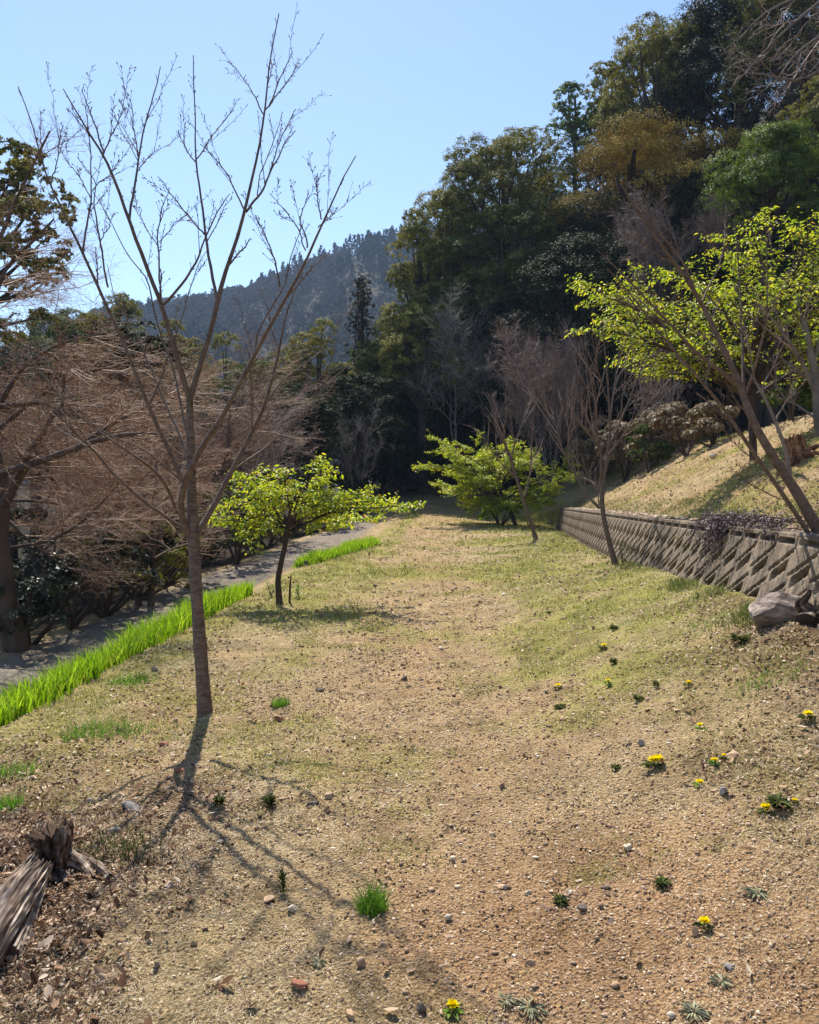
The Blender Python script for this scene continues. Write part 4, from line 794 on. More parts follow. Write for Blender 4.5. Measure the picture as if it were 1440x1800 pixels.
# big tree on the left edge, built from several leafy masses on visible limbs
def left_tree():
    Y = 20.; base = B(-120, Y); r = np.random.default_rng(77)
    e = empty('evergreen_tree', base, 'large dark evergreen at the left edge with leafy masses on crooked limbs against the sky', 'tree', 'evergreen trees of the hillside wood')
    a = Acc(); LP = []
    masses = [(30, 290, 60, 45), (70, 345, 62, 40), (20, 380, 70, 45), (95, 385, 36, 28), (40, 460, 80, 40), (95, 480, 38, 45), (10, 330, 60, 60), (-60, 350, 90, 110), (-50, 470, 80, 60), (20, 510, 40, 22), (70, 430, 50, 30), (-20, 270, 50, 40), (60, 560, 30, 18), (-10, 590, 50, 30)]
    Vs = Acc()
    for i, (cx, cy_, hw, hh) in enumerate(masses):
        c = at(cx, cy_, Y + r.uniform(-1.2, 1.2)); rx = hw / F * Y; rz = hh / F * Y
        V, Fc, rn, LC = crown_mesh(r, c, rx, rx, rz, int(hw * hh * 1.5), .085, 9, lobesize=(.3, .5)); Vs.add(V, Fc, rn); LP.append(c)
    Vs.build('crown', M['ever_olive'], e)
    s = at(-110, 560, Y); tps = [(np.array([base + [0, 0, -.3], at(-115, 800, Y), s, at(-80, 400, Y), at(-60, 300, Y)]), np.array([.3, .26, .2, .12, .05]))]
    for q in LP: tps.append((np.array([s + [0, 0, r.uniform(0, 1.5)], (s + q) / 2 + [0, 0, -.3], q]), np.array([.08, .06, .02])))
    tps.append(lp([(-60, 560), (0, 530), (15, 520), (40, 480), (80, 490)], Y, 0, .07, .02)); tps.append(lp([(10, 522), (50, 523), (85, 490)], Y, 0, .05, .015))
    P, R = packpaths(tps, 8); a.add(*tubes(P, R, 6)); a.build('trunk', M['bark_dark'], e, True)
left_tree()
# straight dark trunks in the shade behind the maples
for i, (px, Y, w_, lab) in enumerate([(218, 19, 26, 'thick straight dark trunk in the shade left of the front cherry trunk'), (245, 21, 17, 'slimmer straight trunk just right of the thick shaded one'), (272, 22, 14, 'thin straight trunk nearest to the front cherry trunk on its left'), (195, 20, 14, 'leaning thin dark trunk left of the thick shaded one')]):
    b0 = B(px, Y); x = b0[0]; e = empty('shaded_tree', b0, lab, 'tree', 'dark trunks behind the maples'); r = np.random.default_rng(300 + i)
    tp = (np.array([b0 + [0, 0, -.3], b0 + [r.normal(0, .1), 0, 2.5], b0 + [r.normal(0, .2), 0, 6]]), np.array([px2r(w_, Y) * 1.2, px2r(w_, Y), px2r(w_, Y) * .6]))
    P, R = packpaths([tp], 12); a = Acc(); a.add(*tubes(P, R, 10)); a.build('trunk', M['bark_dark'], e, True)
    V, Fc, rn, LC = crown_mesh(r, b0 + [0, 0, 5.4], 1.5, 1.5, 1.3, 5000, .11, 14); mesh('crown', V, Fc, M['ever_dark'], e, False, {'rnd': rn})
# shrubs: below the road on the left, dark ones by the path end, azaleas on the bank
def crest(px):
    for py in range(700, 900, 2):
        g_ = gnd(px, py)
        if g_[1] < 33: return g_
    return g_
SG = 'dark glossy shrubs along the lower road'
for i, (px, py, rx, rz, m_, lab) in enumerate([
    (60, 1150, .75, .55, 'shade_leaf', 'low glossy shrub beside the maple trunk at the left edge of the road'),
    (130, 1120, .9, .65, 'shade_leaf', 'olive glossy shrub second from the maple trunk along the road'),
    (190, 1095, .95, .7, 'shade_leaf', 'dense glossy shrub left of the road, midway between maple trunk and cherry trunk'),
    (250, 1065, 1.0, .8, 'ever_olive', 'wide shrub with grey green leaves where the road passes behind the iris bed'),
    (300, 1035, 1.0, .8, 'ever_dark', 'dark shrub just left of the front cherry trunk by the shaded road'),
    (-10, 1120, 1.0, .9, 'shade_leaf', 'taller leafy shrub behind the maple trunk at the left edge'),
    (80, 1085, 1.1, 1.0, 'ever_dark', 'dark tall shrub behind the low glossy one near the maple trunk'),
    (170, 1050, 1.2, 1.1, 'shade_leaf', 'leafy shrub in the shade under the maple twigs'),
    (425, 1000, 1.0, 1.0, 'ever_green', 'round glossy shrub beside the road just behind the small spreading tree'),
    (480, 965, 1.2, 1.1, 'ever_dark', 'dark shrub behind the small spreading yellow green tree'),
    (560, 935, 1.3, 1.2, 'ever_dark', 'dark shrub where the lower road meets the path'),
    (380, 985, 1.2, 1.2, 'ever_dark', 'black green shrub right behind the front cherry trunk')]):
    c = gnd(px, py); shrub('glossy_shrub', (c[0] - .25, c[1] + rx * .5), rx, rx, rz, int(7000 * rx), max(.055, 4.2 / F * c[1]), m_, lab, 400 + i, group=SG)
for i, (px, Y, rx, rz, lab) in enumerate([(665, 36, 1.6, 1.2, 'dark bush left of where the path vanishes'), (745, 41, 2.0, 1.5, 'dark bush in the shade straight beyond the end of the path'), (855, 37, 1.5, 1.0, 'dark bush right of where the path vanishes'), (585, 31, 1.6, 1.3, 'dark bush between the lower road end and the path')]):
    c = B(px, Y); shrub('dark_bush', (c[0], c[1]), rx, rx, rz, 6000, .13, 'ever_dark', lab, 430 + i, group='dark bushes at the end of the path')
for i, (px, py, rx, rz, lab) in enumerate([(1040, 838, .9, .7, 'leftmost brownish bush of the bank, behind the forked cherry'), (1105, 824, 1.0, .85, 'tall brownish bush second from the left on the bank'), (1160, 814, .9, .75, 'brownish azalea bush in the middle of the row on the bank'), (1215, 800, .9, .8, 'rounded azalea bush right of the middle of the bank row'), (1262, 788, .7, .6, 'low olive brown bush at the right end of the bank row'), (1078, 826, 1.0, 1.2, 'olive bush peeping over behind the left part of the bank row'), (1190, 806, 1.0, 1.2, 'greener bush behind the bank row near the leaning stems')]):
    Ya = [29, 26, 24, 21.5, 19.5, 27.5, 25][i]; c = B(px, Ya); rx = .04 * Ya; rz = [.034, .048, .042, .046, .034, .05, .05][i] * Ya; shrub('azalea_bush', (c[0], c[1] + rx * .5 + (.8 if i > 4 else 0)), rx, rx, rz, 14000, .075, 'azalea', lab, 440 + i, group='brownish azalea bushes on the bank')
for i, (px, Y, rz, lab) in enumerate([(1390, 15.5, .6, 'small green bush at the top of the bank by the right edge tree'), (1140, 24, .9, 'light green bush poking above the azaleas')]):
    c = B(px, Y); shrub('green_bush', (c[0], c[1]), .8, .8, rz, 5000, .08, 'ever_green', lab, 460 + i, group='green bushes above the bank')
# little golden leaves left on maple twigs
def golden_tufts():
    r = np.random.default_rng(88); Q = []
    e = empty('golden_leaved_maple', B(215, 13.5), 'maple sapling with small golden orange leaves among the reddish bare maples', 'tree')
    c0 = B(215, 13.5)
    lim = []
    for px, py, dy in [(225, 860, 0), (205, 880, .3), (250, 870, -.2), (240, 830, .4), (180, 860, .2), (150, 830, -.3), (260, 810, .2), (290, 850, .1), (245, 905, 0), (235, 925, -.1), (170, 890, .3), (300, 820, .3), (205, 830, -.4)]:
        q = at(px, py, 13.5 + dy); s = c0 + [0, 0, 1.1]; lim.append((np.array([s, (s + q) / 2 + [0, 0, .12], q]), np.array([.018, .01, .004])))
    P, R = packpaths([(np.array([c0 + [0, 0, -.1], c0 + [.05, 0, .6], c0 + [0, 0, 1.2]]), np.array([.035, .028, .02]))], 8); a = Acc(); a.add(*tubes(P, R, 7)); a.build('trunk', M['bark_maple'], e, True)
    P, R = packpaths(lim, 8); a = Acc(); a.add(*tubes(P, R, 5))
    Q, RQ = spawn(r, P, R, 9, .4, 1, (25, 70), (.2, .45), .6, 0, 5, .1, .6, .4, True, .002); a.add(*tubes(Q, RQ, 3)); a.build('branches', M['bark_maple'], e, True)
    b = Acc(); b.add(*spray_leaves(r, Q, 16, .028, .3, .6, .03)); b.build('crown', M['golden_small'], e)
golden_tufts()

# ------------------------------------------------------------------ retaining wall
def build_wall():
    y0, y1 = -3.0, 27.5; Lw = (y1 - y0) * math.hypot(1, .1334); dirv = np.array([.1334, 1.0]) / math.hypot(1, .1334); nrm = np.array([-dirv[1], dirv[0]])  # towards the meadow
    e = empty('retaining_wall', [wall_x(12), 12, onz(wall_x(12) - .2, 12)], 'low grey concrete block wall with slotted diamond pattern holding back the bank', 'wall')
    s = np.arange(0, Lw, .018)
    v = np.concatenate([np.arange(0, .86, .0115), [.95, 1.2]])
    S, Vd = np.meshgrid(s, v); p = .385; u = (Lw - S); col = np.floor(u / p); fu = u / p - col       # fu grows towards the camera
    rise = .18; rowh = .235; dep = np.zeros_like(S)
    tt = Vd + rise * (fu - 1.0) - .088       # 0 on the first groove line
    ph = np.mod(tt, rowh); row = np.floor(tt / rowh); inrow = (tt > -.001)
    face = .012 * (ph / rowh)
    dep = np.where(inrow, face, .010)
    groove = inrow & (ph < .017); dep = np.where(groove, -.024, dep)
    strip = inrow & (ph >= .017) & (ph < .05); dep = np.where(strip, .004, dep)
    slot = inrow & (ph >= .050) & (ph < .118) & (fu > .20) & (fu < .80); dep = np.where(slot, -.085, dep)
    vj = (fu < .045) & (Vd < .098); dep = np.where(vj, -.03, dep)
    rec = (Vd > .034) & (Vd < .064) & (fu > .14) & (fu < .92); dep = np.where(rec, -.06, dep)
    lip = (fu < .06) & inrow & ~groove & (ph > .1); dep = np.where(lip, dep - .012, dep)
    dep = dep + .004 * (fb(S, Vd, .12, 5, 3) - .5) + .0 * col
    dep[0] = .0
    bat = .25
    base = np.stack([wall_x(y0) + dirv[0] * S, y0 + dirv[1] * S], -1)
    off = dep + bat * Vd + .0
    xy = base + nrm * (off[..., None] - .0)
    z = wall_top(xy[..., 1]) - Vd
    P = np.concatenate([xy, z[..., None]], -1)
    idx = np.arange(S.size).reshape(S.shape); Fq = np.stack([idx[:-1, :-1], idx[1:, :-1], idx[1:, 1:], idx[:-1, 1:]], -1).reshape(-1, 4)
    mesh('block_facing', P.reshape(-1, 3), Fq, M['concrete'], e)
    # coping strip, two steps, with slightly rough edge
    ss_ = np.arange(0, Lw, .06); prof = [(.010, -.006), (.010, .008), (-.004, .014), (-.05, .014), (-.056, .002), (-.36, .008), (-.38, -.30)]
    Pc = []
    for o, dz in prof:
        b = np.stack([wall_x(y0) + dirv[0] * ss_, y0 + dirv[1] * ss_], -1) + nrm * (o + .003 * (vn(ss_, ss_ * 0, .3, 9) - .5))[:, None] if False else np.stack([wall_x(y0) + dirv[0] * ss_, y0 + dirv[1] * ss_], -1) + nrm * o
        Pc.append(np.concatenate([b, (wall_top(b[:, 1]) + dz + .006 * (vn(ss_, ss_ * 0 + o * 9, .25, 9) - .5))[:, None]], -1))
    Pc = np.stack(Pc); idx = np.arange(Pc.shape[0] * Pc.shape[1]).reshape(Pc.shape[:2]); Fq = np.stack([idx[:-1, :-1], idx[:-1, 1:], idx[1:, 1:], idx[1:, :-1]], -1).reshape(-1, 4)
    mesh('coping', Pc.reshape(-1, 3), Fq, M['concrete'], e)
    # end return
    A = np.array([wall_x(y1), y1, 0]); n3 = np.array([nrm[0], nrm[1], 0])
    q = [A + n3 * .03 + [0, 0, wall_top(y1)], A + n3 * (.25 * .9) + [0, 0, wall_top(y1) - .9], A - n3 * .38 + [0, 0, wall_top(y1) - .9], A - n3 * .38 + [0, 0, wall_top(y1)]]
    mesh('end_face', np.array(q), np.array([[0, 1, 2, 3]]), M['concrete'], e)
build_wall()

# ------------------------------------------------------------------ rocks, stumps
def icos(sub):
    bm = bmesh.new(); bmesh.ops.create_icosphere(bm, subdivisions=sub, radius=1); V = np.array([v.co[:] for v in bm.verts]); Fc = np.array([[v.index for v in f.verts] for f in bm.faces]); bm.free(); return V, Fc
IC = {k: icos(k) for k in (1, 2, 3, 4, 5)}
def rock_shape(r, sub, dims, cuts=9, rough=.03):
    V, Fc = IC[sub]; V = V.copy()
    for _ in range(cuts):
        n_ = unit(r.normal(0, 1, 3)); d = r.uniform(.45, .82); s = V @ n_; V = V - np.outer(np.maximum(s - d, 0), n_)
    V = V + unit(V) * (rough * (fb(V[:, 0] * 3 + V[:, 2] * 2, V[:, 1] * 3 - V[:, 2], 1., int(r.integers(99)), 4) - .5)[:, None] * 2)
    return V * np.array(dims), Fc
def rotz(V, a): c, s = math.cos(a), math.sin(a); return V @ np.array([[c, s, 0], [-s, c, 0], [0, 0, 1]])
def stone(px, py, wpx, hpx, m_, lab, seed, cat='stone', group='loose stones on the dry ground', tilt=0., sub=3, name='stone', cuts=9):
    g = gnd(px, py + hpx * .35); r = np.random.default_rng(seed); sx = wpx / F * g[1] / 2; szz = hpx / F * g[1] / 2 * 1.05
    V, Fc = rock_shape(r, sub, (sx, sx * r.uniform(.6, .9), szz), cuts)
    if tilt: c, s = math.cos(tilt), math.sin(tilt); V = V @ np.array([[c, 0, -s], [0, 1, 0], [s, 0, c]])
    V = rotz(V, r.uniform(-.5, .5)); g = g + [0, 0, szz * .45]
    o = mesh(name, V, Fc, M[m_], None, False); o.location = g; tag(o, lab, cat, group); return o
ST = [(1272, 1388, 20, 18, 'rock_grey', 'grey angular stone below the dandelion row on the right'), (1103, 1489, 17, 15, 'rock_pale', 'small pale triangular stone right of centre on the bare soil'),
 (1222, 1639, 14, 24, 'rock_tan', 'upright orange tan brick like stone beside the lowest right dandelion'), (1288, 1328, 27, 14, 'rock_tan', 'flat orange tan stone among dead leaves by the small dandelion pair'), (1128, 1306, 15, 14, 'rock_grey', 'small grey stone above the largest dandelion'),
 (810, 1479, 18, 11, 'rock_tan', 'tan chip with a dark side left of centre below the path middle'), (580, 1398, 20, 17, 'rock_tan', 'tan block with a shaded front right of the branching tree shadow'), (233, 1418, 46, 22, 'rock_grey', 'long flat grey brown stone above the rotten stump'),
 (288, 1307, 18, 13, 'rock_red', 'small red brown stone left of the cherry trunk shadow'), (316, 1353, 24, 11, 'rock_red', 'flat red brown stone touching the left branch of the tree shadow'), (636, 1692, 22, 24, 'rock_tan', 'squarish tan stone below the grass tuft at the bottom'),
 (616, 1781, 24, 20, 'rock_tan', 'orange tan stone near the bottom edge'), (525, 1728, 34, 18, 'rock_red', 'dark red chunk of bark like stone near the bottom'), (789, 1614, 18, 13, 'rock_pale', 'white chip of stone right of the grass tuft'),
 (515, 1600, 26, 13, 'rock_pale', 'pale flat stone left of the grass tuft'), (471, 1581, 30, 15, 'rock_tan', 'flat buff stone at the foot of the upright dark weed'), (932, 1692, 22, 14, 'rock_tan', 'brown tan stone low in the bare soil right of centre'), (740, 1770, 20, 20, 'rock_dark', 'brown rounded stone left of the bottom dandelion'),
 (1082, 1734, 18, 12, 'rock_tan', 'small tan pebble below centre right near the bottom'), (1180, 1788, 22, 16, 'rock_pale', 'whitish stone at the bottom edge between the silvery weeds'), (1284, 1699, 26, 15, 'rock_grey', 'dull brown grey stone right of the lowest right dandelion'),
 (160, 1408, 16, 11, 'rock_pale', 'pale orange stone above the stump on the left'), (203, 1461, 24, 17, 'rock_pale', 'white stone right of the rotten stump top'), (341, 1658, 14, 13, 'rock_tan', 'small yellowish pebble left of the bottom middle'),
 (491, 1263, 20, 13, 'rock_red', 'brown stone under the bright grass tuft right of the trunk'), (711, 1191, 16, 13, 'rock_dark', 'dark stone on the path above the middle of the photo'), (562, 1212, 16, 9, 'rock_dark', 'dark flat stone left of the path, level with the trunk foot'),
 (275, 1176, 20, 9, 'rock_dark', 'dark flat stone between the iris bed and the cherry trunk'), (880, 1560, 22, 10, 'rock_tan', 'long thin buff chip on the bare soil in the middle'), (1025, 1595, 24, 12, 'rock_dark', 'brown stone beside the dark weed below centre'),
 (1064, 1560, 18, 9, 'rock_dark', 'dark brown chip right of the dark weed below centre'), (892, 1560, 18, 10, 'rock_dark', 'dark small stone next to the long buff chip'), (930, 1569, 16, 11, 'rock_pale', 'buff pebble right of the long chip'),
 (549, 1412, 26, 11, 'rock_dark', 'flat dark stone below the tan block with a shaded front'), (297, 1556, 22, 14, 'rock_pale', 'pale lump beside the dead leaves right of the fallen log'), (1052, 973, 9, 6, 'rock_dark', 'tiny dark stone near the wall foot'),
 (659, 1030, 9, 7, 'rock_dark', 'small dark stone above the shadow of the small leafy tree'), (968, 917, 11, 8, 'rock_grey', 'whitish rubble lump at the far corner of the wall'), (610, 970, 18, 9, 'rock_pale', 'whitish flat stone by the second clump of iris'), (537, 990, 14, 12, 'rock_dark', 'dark lump at the left end of the second clump of iris'),
 (1255, 800, 16, 12, 'rock_pale', 'whitish stone on top of the bank beside the azaleas')]
for i, (px, py, wp, hp, m_, lab) in enumerate(ST): stone(px, py, wp, hp, m_, lab, 500 + i, tilt=.3 * ((i * 7) % 5 - 2) / 2)
# boulder in front of the wall
def boulder():
    g = gnd(1388, 1092); r = np.random.default_rng(9); V, Fc = IC[5]; V = V.copy()
    # wedge-like block: outline higher at the right, slabby
    for n_, d in [((-.75, -.1, .66), .62), ((.1, -.55, .83), .60), ((-.3, -.9, .1), .72), ((.9, -.3, .3), .7), ((.3, .2, .95), .66), ((.55, -.8, .2), .72), ((-.95, .1, -.1), .9), ((-.2, -.7, -.6), .6)]:
        n_ = unit(np.array(n_, float)); s = V @ n_; V = V - np.outer(np.maximum(s - d, 0), n_)
    lay = V @ unit(np.array([.25, -.2, .95])); V = V + unit(V) * (.10 * (vn(lay, lay * 0, .13, 3) - .5) + .26 * (fb(V[:, 0] * 2 + V[:, 2], V[:, 1] * 2 - V[:, 2], .8, 4, 5) - .5) + .03 * (fb(V[:, 0] * 9, V[:, 2] * 9 + V[:, 1] * 6, 1., 8, 3) - .5))[:, None]
    k = g[1] / F; V = V * np.array([66 * k, 40 * k, 44 * k]); o = mesh('boulder', V, Fc, M['boulder'], None, False); o.location = g + np.array([0, .05, 16 * k]); tag(o, 'pinkish grey angular boulder lying in front of the near end of the wall', 'boulder')
boulder()
def ridged(pts, rad, m_, name, parent, seed, sides=40, K=36, amp=.25, jag=.0, flat=1.0, cap=False):
    """fibrous wooden tube with strong lengthwise ridges and ragged ends"""
    r = np.random.default_rng(seed); P, R = packpaths([(np.array(pts, float), np.array(rad, float))], K)
    V, Fc = tubes(P, R, sides); V = V.reshape(K, sides, 3); C = P[0][:, None]; th = np.arange(sides); s = np.linspace(0, 1, K)
    ridge = (np.array([vn(np.array([float(q)]), np.array([0.]), 1.3, seed)[0] for q in th]) - .5)
    TH, SS = np.meshgrid(th, s); q_ = sides / 40.; f = 1 + amp * .8 * (fb(TH, SS * 3, 5.0 * q_, seed + 3, 2) - .5) - amp * .9 * np.abs(vn(TH, SS * 4, 2.6, seed + 5) - .5) + amp * .8 * (vn(TH, SS * 7, 1.1, seed + 6) - .5) + amp * .35 * (vn(TH, SS * 60, 2.5, seed + 9) - .5)
    V = C + (V - C) * f[..., None]
    if jag: ax = unit(P[0][-1] - P[0][-2]); w_ = np.clip((s - .75) / .25, 0, 1)[:, None, None]; V = V + ax * (w_ * (jag * (vn(th * 1., th * 0., 1.6, seed + 8) - .6))[None, :, None])
    Vf = V.reshape(-1, 3); F2 = [Fc]
    Vf = np.concatenate([Vf, P[0][:1], P[0][-1:] - unit(P[0][-1:] - P[0][-2:-1]) * (jag * .8 + .01)]); n0 = K * sides; j = np.arange(sides); j2 = (j + 1) % sides
    F2.append(np.stack([j2, j, np.full(sides, n0)], 1)); F2.append(np.stack([(K - 1) * sides + j, (K - 1) * sides + j2, np.full(sides, n0 + 1)], 1))
    F2 = [F2[0], np.concatenate(F2[1:])]
    rn = np.clip(.5 + .9 * (vn(TH, SS * 8, 1.6, seed + 11) - .5) + .5 * (vn(TH, SS * 90, 4, seed + 14) - .5) + .5 * (vn(TH, SS * 3, 6., seed + 12) - .5), 0, 1)[:-1].ravel()
    return mesh(name, Vf, F2, M[m_.replace('wood', 'fibre')], parent, False, {'rnd': np.concatenate([rn, np.full(2 * sides, .25)])})
def stumps():
    g = gnd(98, 1532); Y = g[1]; e = empty('rotten_stump', g, 'dark crumbling rotten tree stump with splayed roots at the lower left', 'stump'); k = Y / F
    ridged([at(98, 1545, Y + .03), at(96, 1520, Y + .03), at(92, 1480, Y), at(88, 1458, Y)], [33 * k, 26 * k, 33 * k, 37 * k], 'wood_dark', 'stump_body', e, 1, 90, 60, .36, .045)
    ridged([at(106, 1535, Y - .03), at(104, 1500, Y - .06), at(110, 1470, Y - .05), at(108, 1455, Y - .04)], [15 * k, 12 * k, 14 * k, 10 * k], 'wood_dark', 'splinter', e, 2, 50, 40, .4, .03)
    for i, pts in enumerate([[(110, 1510), (140, 1512), (170, 1528), (195, 1548)], [(85, 1520), (70, 1535), (60, 1550)], [(104, 1515), (112, 1540), (118, 1562)], [(95, 1515), (92, 1540), (96, 1560)], [(115, 1505), (150, 1530), (165, 1550)]]):
        q = [at(a, b, Y) for a, b in pts]
        for p_ in q[1:]: p_[1] -= (p_[2] - onz(p_[0], p_[1])) * 0; p_[2] = max(onz(p_[0], p_[1]) + .008, p_[2] - .0)
        q = [q[0]] + [np.array([*gnd(a, b)[:2], gnd(a, b)[2] + .01]) for a, b in pts[1:]]
        ridged(q, np.linspace(15, 5, len(q)) * k, 'wood_pale' if i in (0, 4) else 'wood_dark', 'root', e, 20 + i, 36, 30, .4, .02)
    g = gnd(30, 1600); e = empty('fallen_log', g, 'pale grey splintered rotten log lying at the lower left edge beside the stump', 'log')
    a, b, c = gnd(78, 1560), gnd(28, 1612), gnd(-90, 1790); k = g[1] / F
    ridged([c + [0, 0, .05], b + [0, 0, .07], at(60, 1535, a[1]), at(74, 1512, a[1] + .02)], [38 * k, 35 * k, 30 * k, 23 * k], 'wood_pale', 'log_body', e, 5, 150, 90, .22, .05)
    ridged([gnd(12, 1690) + [0, 0, .01], gnd(45, 1625) + [0, 0, .03], gnd(72, 1565) + [0, 0, .05]], [20 * k, 20 * k, 16 * k], 'wood_red' if False else 'wood_pale', 'split_slab', e, 6, 90, 60, .28, .05)
    g = gnd(1402, 812); Y = g[1]; k = Y / F; e = empty('cut_stump', g, 'reddish brown weathered stump standing on the bank near the right edge', 'stump')
    ridged([g + [0, 0, -.1], at(1400, 800, Y), at(1397, 778, Y), at(1394, 768, Y)], [24 * k, 19 * k, 17 * k, 16 * k], 'wood_red', 'stump_body', e, 7, 60, 40, .3, .12)
    for i, d in enumerate([(-.35, -.2), (.4, -.15), (.1, -.4)]):
        x, y = g[0] + d[0], g[1] + d[1]; ridged([g + [0, 0, .12], np.array([x, y, onz(x, y) + .01])], [.06, .02], 'wood_red', 'root', e, 30 + i, 12, 10, .3, 0)
    g = gnd(1425, 1100); Y = g[1]; k = Y / F; e = empty('charred_root', g, 'black dead root sticking up behind the boulder at the right edge', 'root')
    ridged([g + [0, .05, 0], at(1428, 1080, Y + .1), at(1405, 1062, Y + .1), at(1420, 1045, Y + .1), at(1424, 1036, Y + .1)], [24 * k, 17 * k, 10 * k, 6 * k, 3 * k], 'wood_dark', 'root_body', e, 8, 24, 30, .35, .01)
    ridged([at(1432, 1085, Y + .1), at(1445, 1065, Y + .1), at(1455, 1040, Y + .1)], [12 * k, 7 * k, 3 * k], 'wood_dark', 'root_fork', e, 9, 16, 16, .35, .01)
stumps()
# stake beside the small leafy tree
g = gnd(509, 1058); e = empty('dead_stake', g, 'thin dark broken stick standing upright beside the small spreading tree', 'stick'); Y = g[1]
ridged([g + [0, 0, -.03], at(510, 1030, Y), at(512, 1010, Y)], [.018, .014, .006], 'wood_dark', 'stick_body', e, 40, 10, 12, .2, 0)
def sprig(px, py, lab, seed, h=.3, m_='turf', n=4, leaf=.05):
    g = gnd(px, py); r = np.random.default_rng(seed); e = empty('leafy_seedling', g, lab, 'seedling'); lim = []
    for i in range(n): t = g + [r.normal(0, h * .3), r.normal(0, h * .3), h * r.uniform(.6, 1)]; lim.append((np.array([g, (g + t) / 2 + r.normal(0, .01, 3), t]), np.array([.004, .003, .0015])))
    P, R = packpaths(lim, 6); a = Acc(); a.add(*tubes(P, R, 4)); a.build('stem', M['twig'], e, True)
    b = Acc(); b.add(*spray_leaves(r, P, 8, leaf, .2, .5, .01)); b.build('leaves', M[m_], e)
sprig(478, 1052, 'little bright seedling on the left of the small spreading tree', 1); sprig(525, 1052, 'little green seedling right of the upright dead stick', 2, .2)
sprig(658, 1010, 'tiny seedling alone on the grass right of the small spreading tree', 3, .12, leaf=.03)
sprig(1095, 992, 'dark leafy seedling hugging the foot of the forked cherry', 4, .35, 'weed', 8, .05)
sprig(1232, 1010, 'green seedling against the wall under the purple creeper', 5, .5, 'weed', 10, .05)
sprig(300, 575, 'x', 6) if False else None

# purple brown creeper hanging over the wall
def creeper():
    r = np.random.default_rng(66); y_ = lambda px: 1.972 / ((px - 720) / F - .1334); e = empty('creeper', [wall_x(7.2), 7.2, wall_top(7.2)], 'dead looking purple brown creeper draped over the top of the wall', 'vine'); C = []; Nn = []; lim = []
    nrm = np.array([-.991, .132])
    for i in range(60):
        yy = r.choice([r.uniform(6.6, 7.6), r.uniform(6.4, 7.0), r.uniform(5.3, 6.4)], p=[.4, .35, .25]); drop = (r.uniform(.02, .25) if yy > 6.5 else .02) * (2.6 if r.random() < .14 else 1); K = 12; pts = []
        s0 = r.uniform(.05, .45)
        for j in range(K):
            q = j / (K - 1); L_ = q * (s0 + drop)
            if L_ < s0: o = -(s0 - L_); z = wall_top(yy) + .06 + .05 * r.random()
            else: o = .05 + .25 * (L_ - s0); z = wall_top(yy) + .04 - (L_ - s0)
            yy2 = yy + r.normal(0, .02) + (q - .5) * .1; pts.append([wall_x(yy2) + nrm[0] * o, yy2 + nrm[1] * o, z])
        lim.append((np.array(pts), np.linspace(.005, .0015, K)))
    P, R = packpaths(lim, 12); a = Acc(); a.add(*tubes(P, R, 4)); Q, RQ = spawn(r, P, R, 6, .1, 1, (20, 80), (.05, .16), .6, -.2, 4, .2, 0, .5, False, .001); a.add(*tubes(Q, RQ, 3)); a.build('stems', M['bark_dark'], e, True)
    b = Acc(); b.add(*spray_leaves(r, P, 16, .026, .4, .8, .03)); b.add(*spray_leaves(r, Q, 6, .024, .4, .8, .02)); b.build('leaves', M['vine'], e)
creeper()

# ------------------------------------------------------------------ iris bed, grass, weeds, dandelions
def blades(r, B0, h, lean, w0, K=4, tipw=.1, dirx=None):
    n = len(B0); a = r.random(n) * 2 * np.pi; D = np.stack([np.cos(a), np.sin(a), 0 * a], 1) if dirx is None else unit(dirx + r.normal(0, .4, (n, 3)) * [1, 1, 0])
    S = np.linspace(0, 1, K)[None, :, None]; P = B0[:, None] + np.array([0, 0, 1.]) * S * h[:, None, None] * (1 - .25 * lean[:, None, None] * S) + D[:, None] * (S ** 1.8) * (lean * h)[:, None, None]
    sd = unit(np.cross(D, [0, 0, 1.])) * 1; tw = r.random(n) * np.pi; sd = sd * np.cos(tw)[:, None] + D * np.sin(tw)[:, None]
    W_ = (w0[:, None] * np.interp(np.linspace(0, 1, K), [0, .5, 1], [1, .85, tipw])[None])[..., None]
    V = np.stack([P - sd[:, None] * W_ / 2, P + sd[:, None] * W_ / 2], 2).reshape(-1, 3)
    b = (np.arange(n) * K * 2)[:, None] + (np.arange(K - 1) * 2)[None]; Fc = np.stack([b, b + 1, b + 3, b + 2], -1).reshape(-1, 4)
    return V, Fc, K - 1
def patch(name, pts, h, lean, w0, m_, lab, cat, seed, K=4, kind='stuff', dirx=None, group=None):
    r = np.random.default_rng(seed); x, y = pts; B0 = np.stack([x, y, H(x, y) - .005], 1); n = len(x)
    V, Fc, q = blades(r, B0, r.uniform(*h, n) * (.7 + .6 * vn(x, y, .35, 5)), r.uniform(*lean, n), r.uniform(*w0, n), K, dirx=dirx)
    o = mesh(name, V, Fc, M[m_], None, False, {'rnd': np.repeat(np.clip(r.normal(.5, .24, n), 0, 1), q)}); tag(o, lab, cat, group, kind); return o
r = np.random.default_rng(70)
yy = r.uniform(2.6, 10.7, 2600); ed = np.clip((10.7 - yy) / .8, 0, 1); xx = iris_x(yy) + (-.30 + (r.random(len(yy)) + r.random(len(yy)) - 1) * .36) * np.clip(ed + .3, 0, 1) + .14 * (fb(yy, yy * 0, .9, 4) - .5)
ci = np.repeat(np.arange(len(yy)), 5); xx, yy = xx[ci] + r.normal(0, .022, len(ci)), yy[ci] + r.normal(0, .022, len(ci))
patch('iris_bed', (xx, yy), (.12, .33), (.05, .6), (.008, .015), 'iris', 'long bed of bright green upright iris leaves along the edge of the lower road', 'plants', 71, 5)
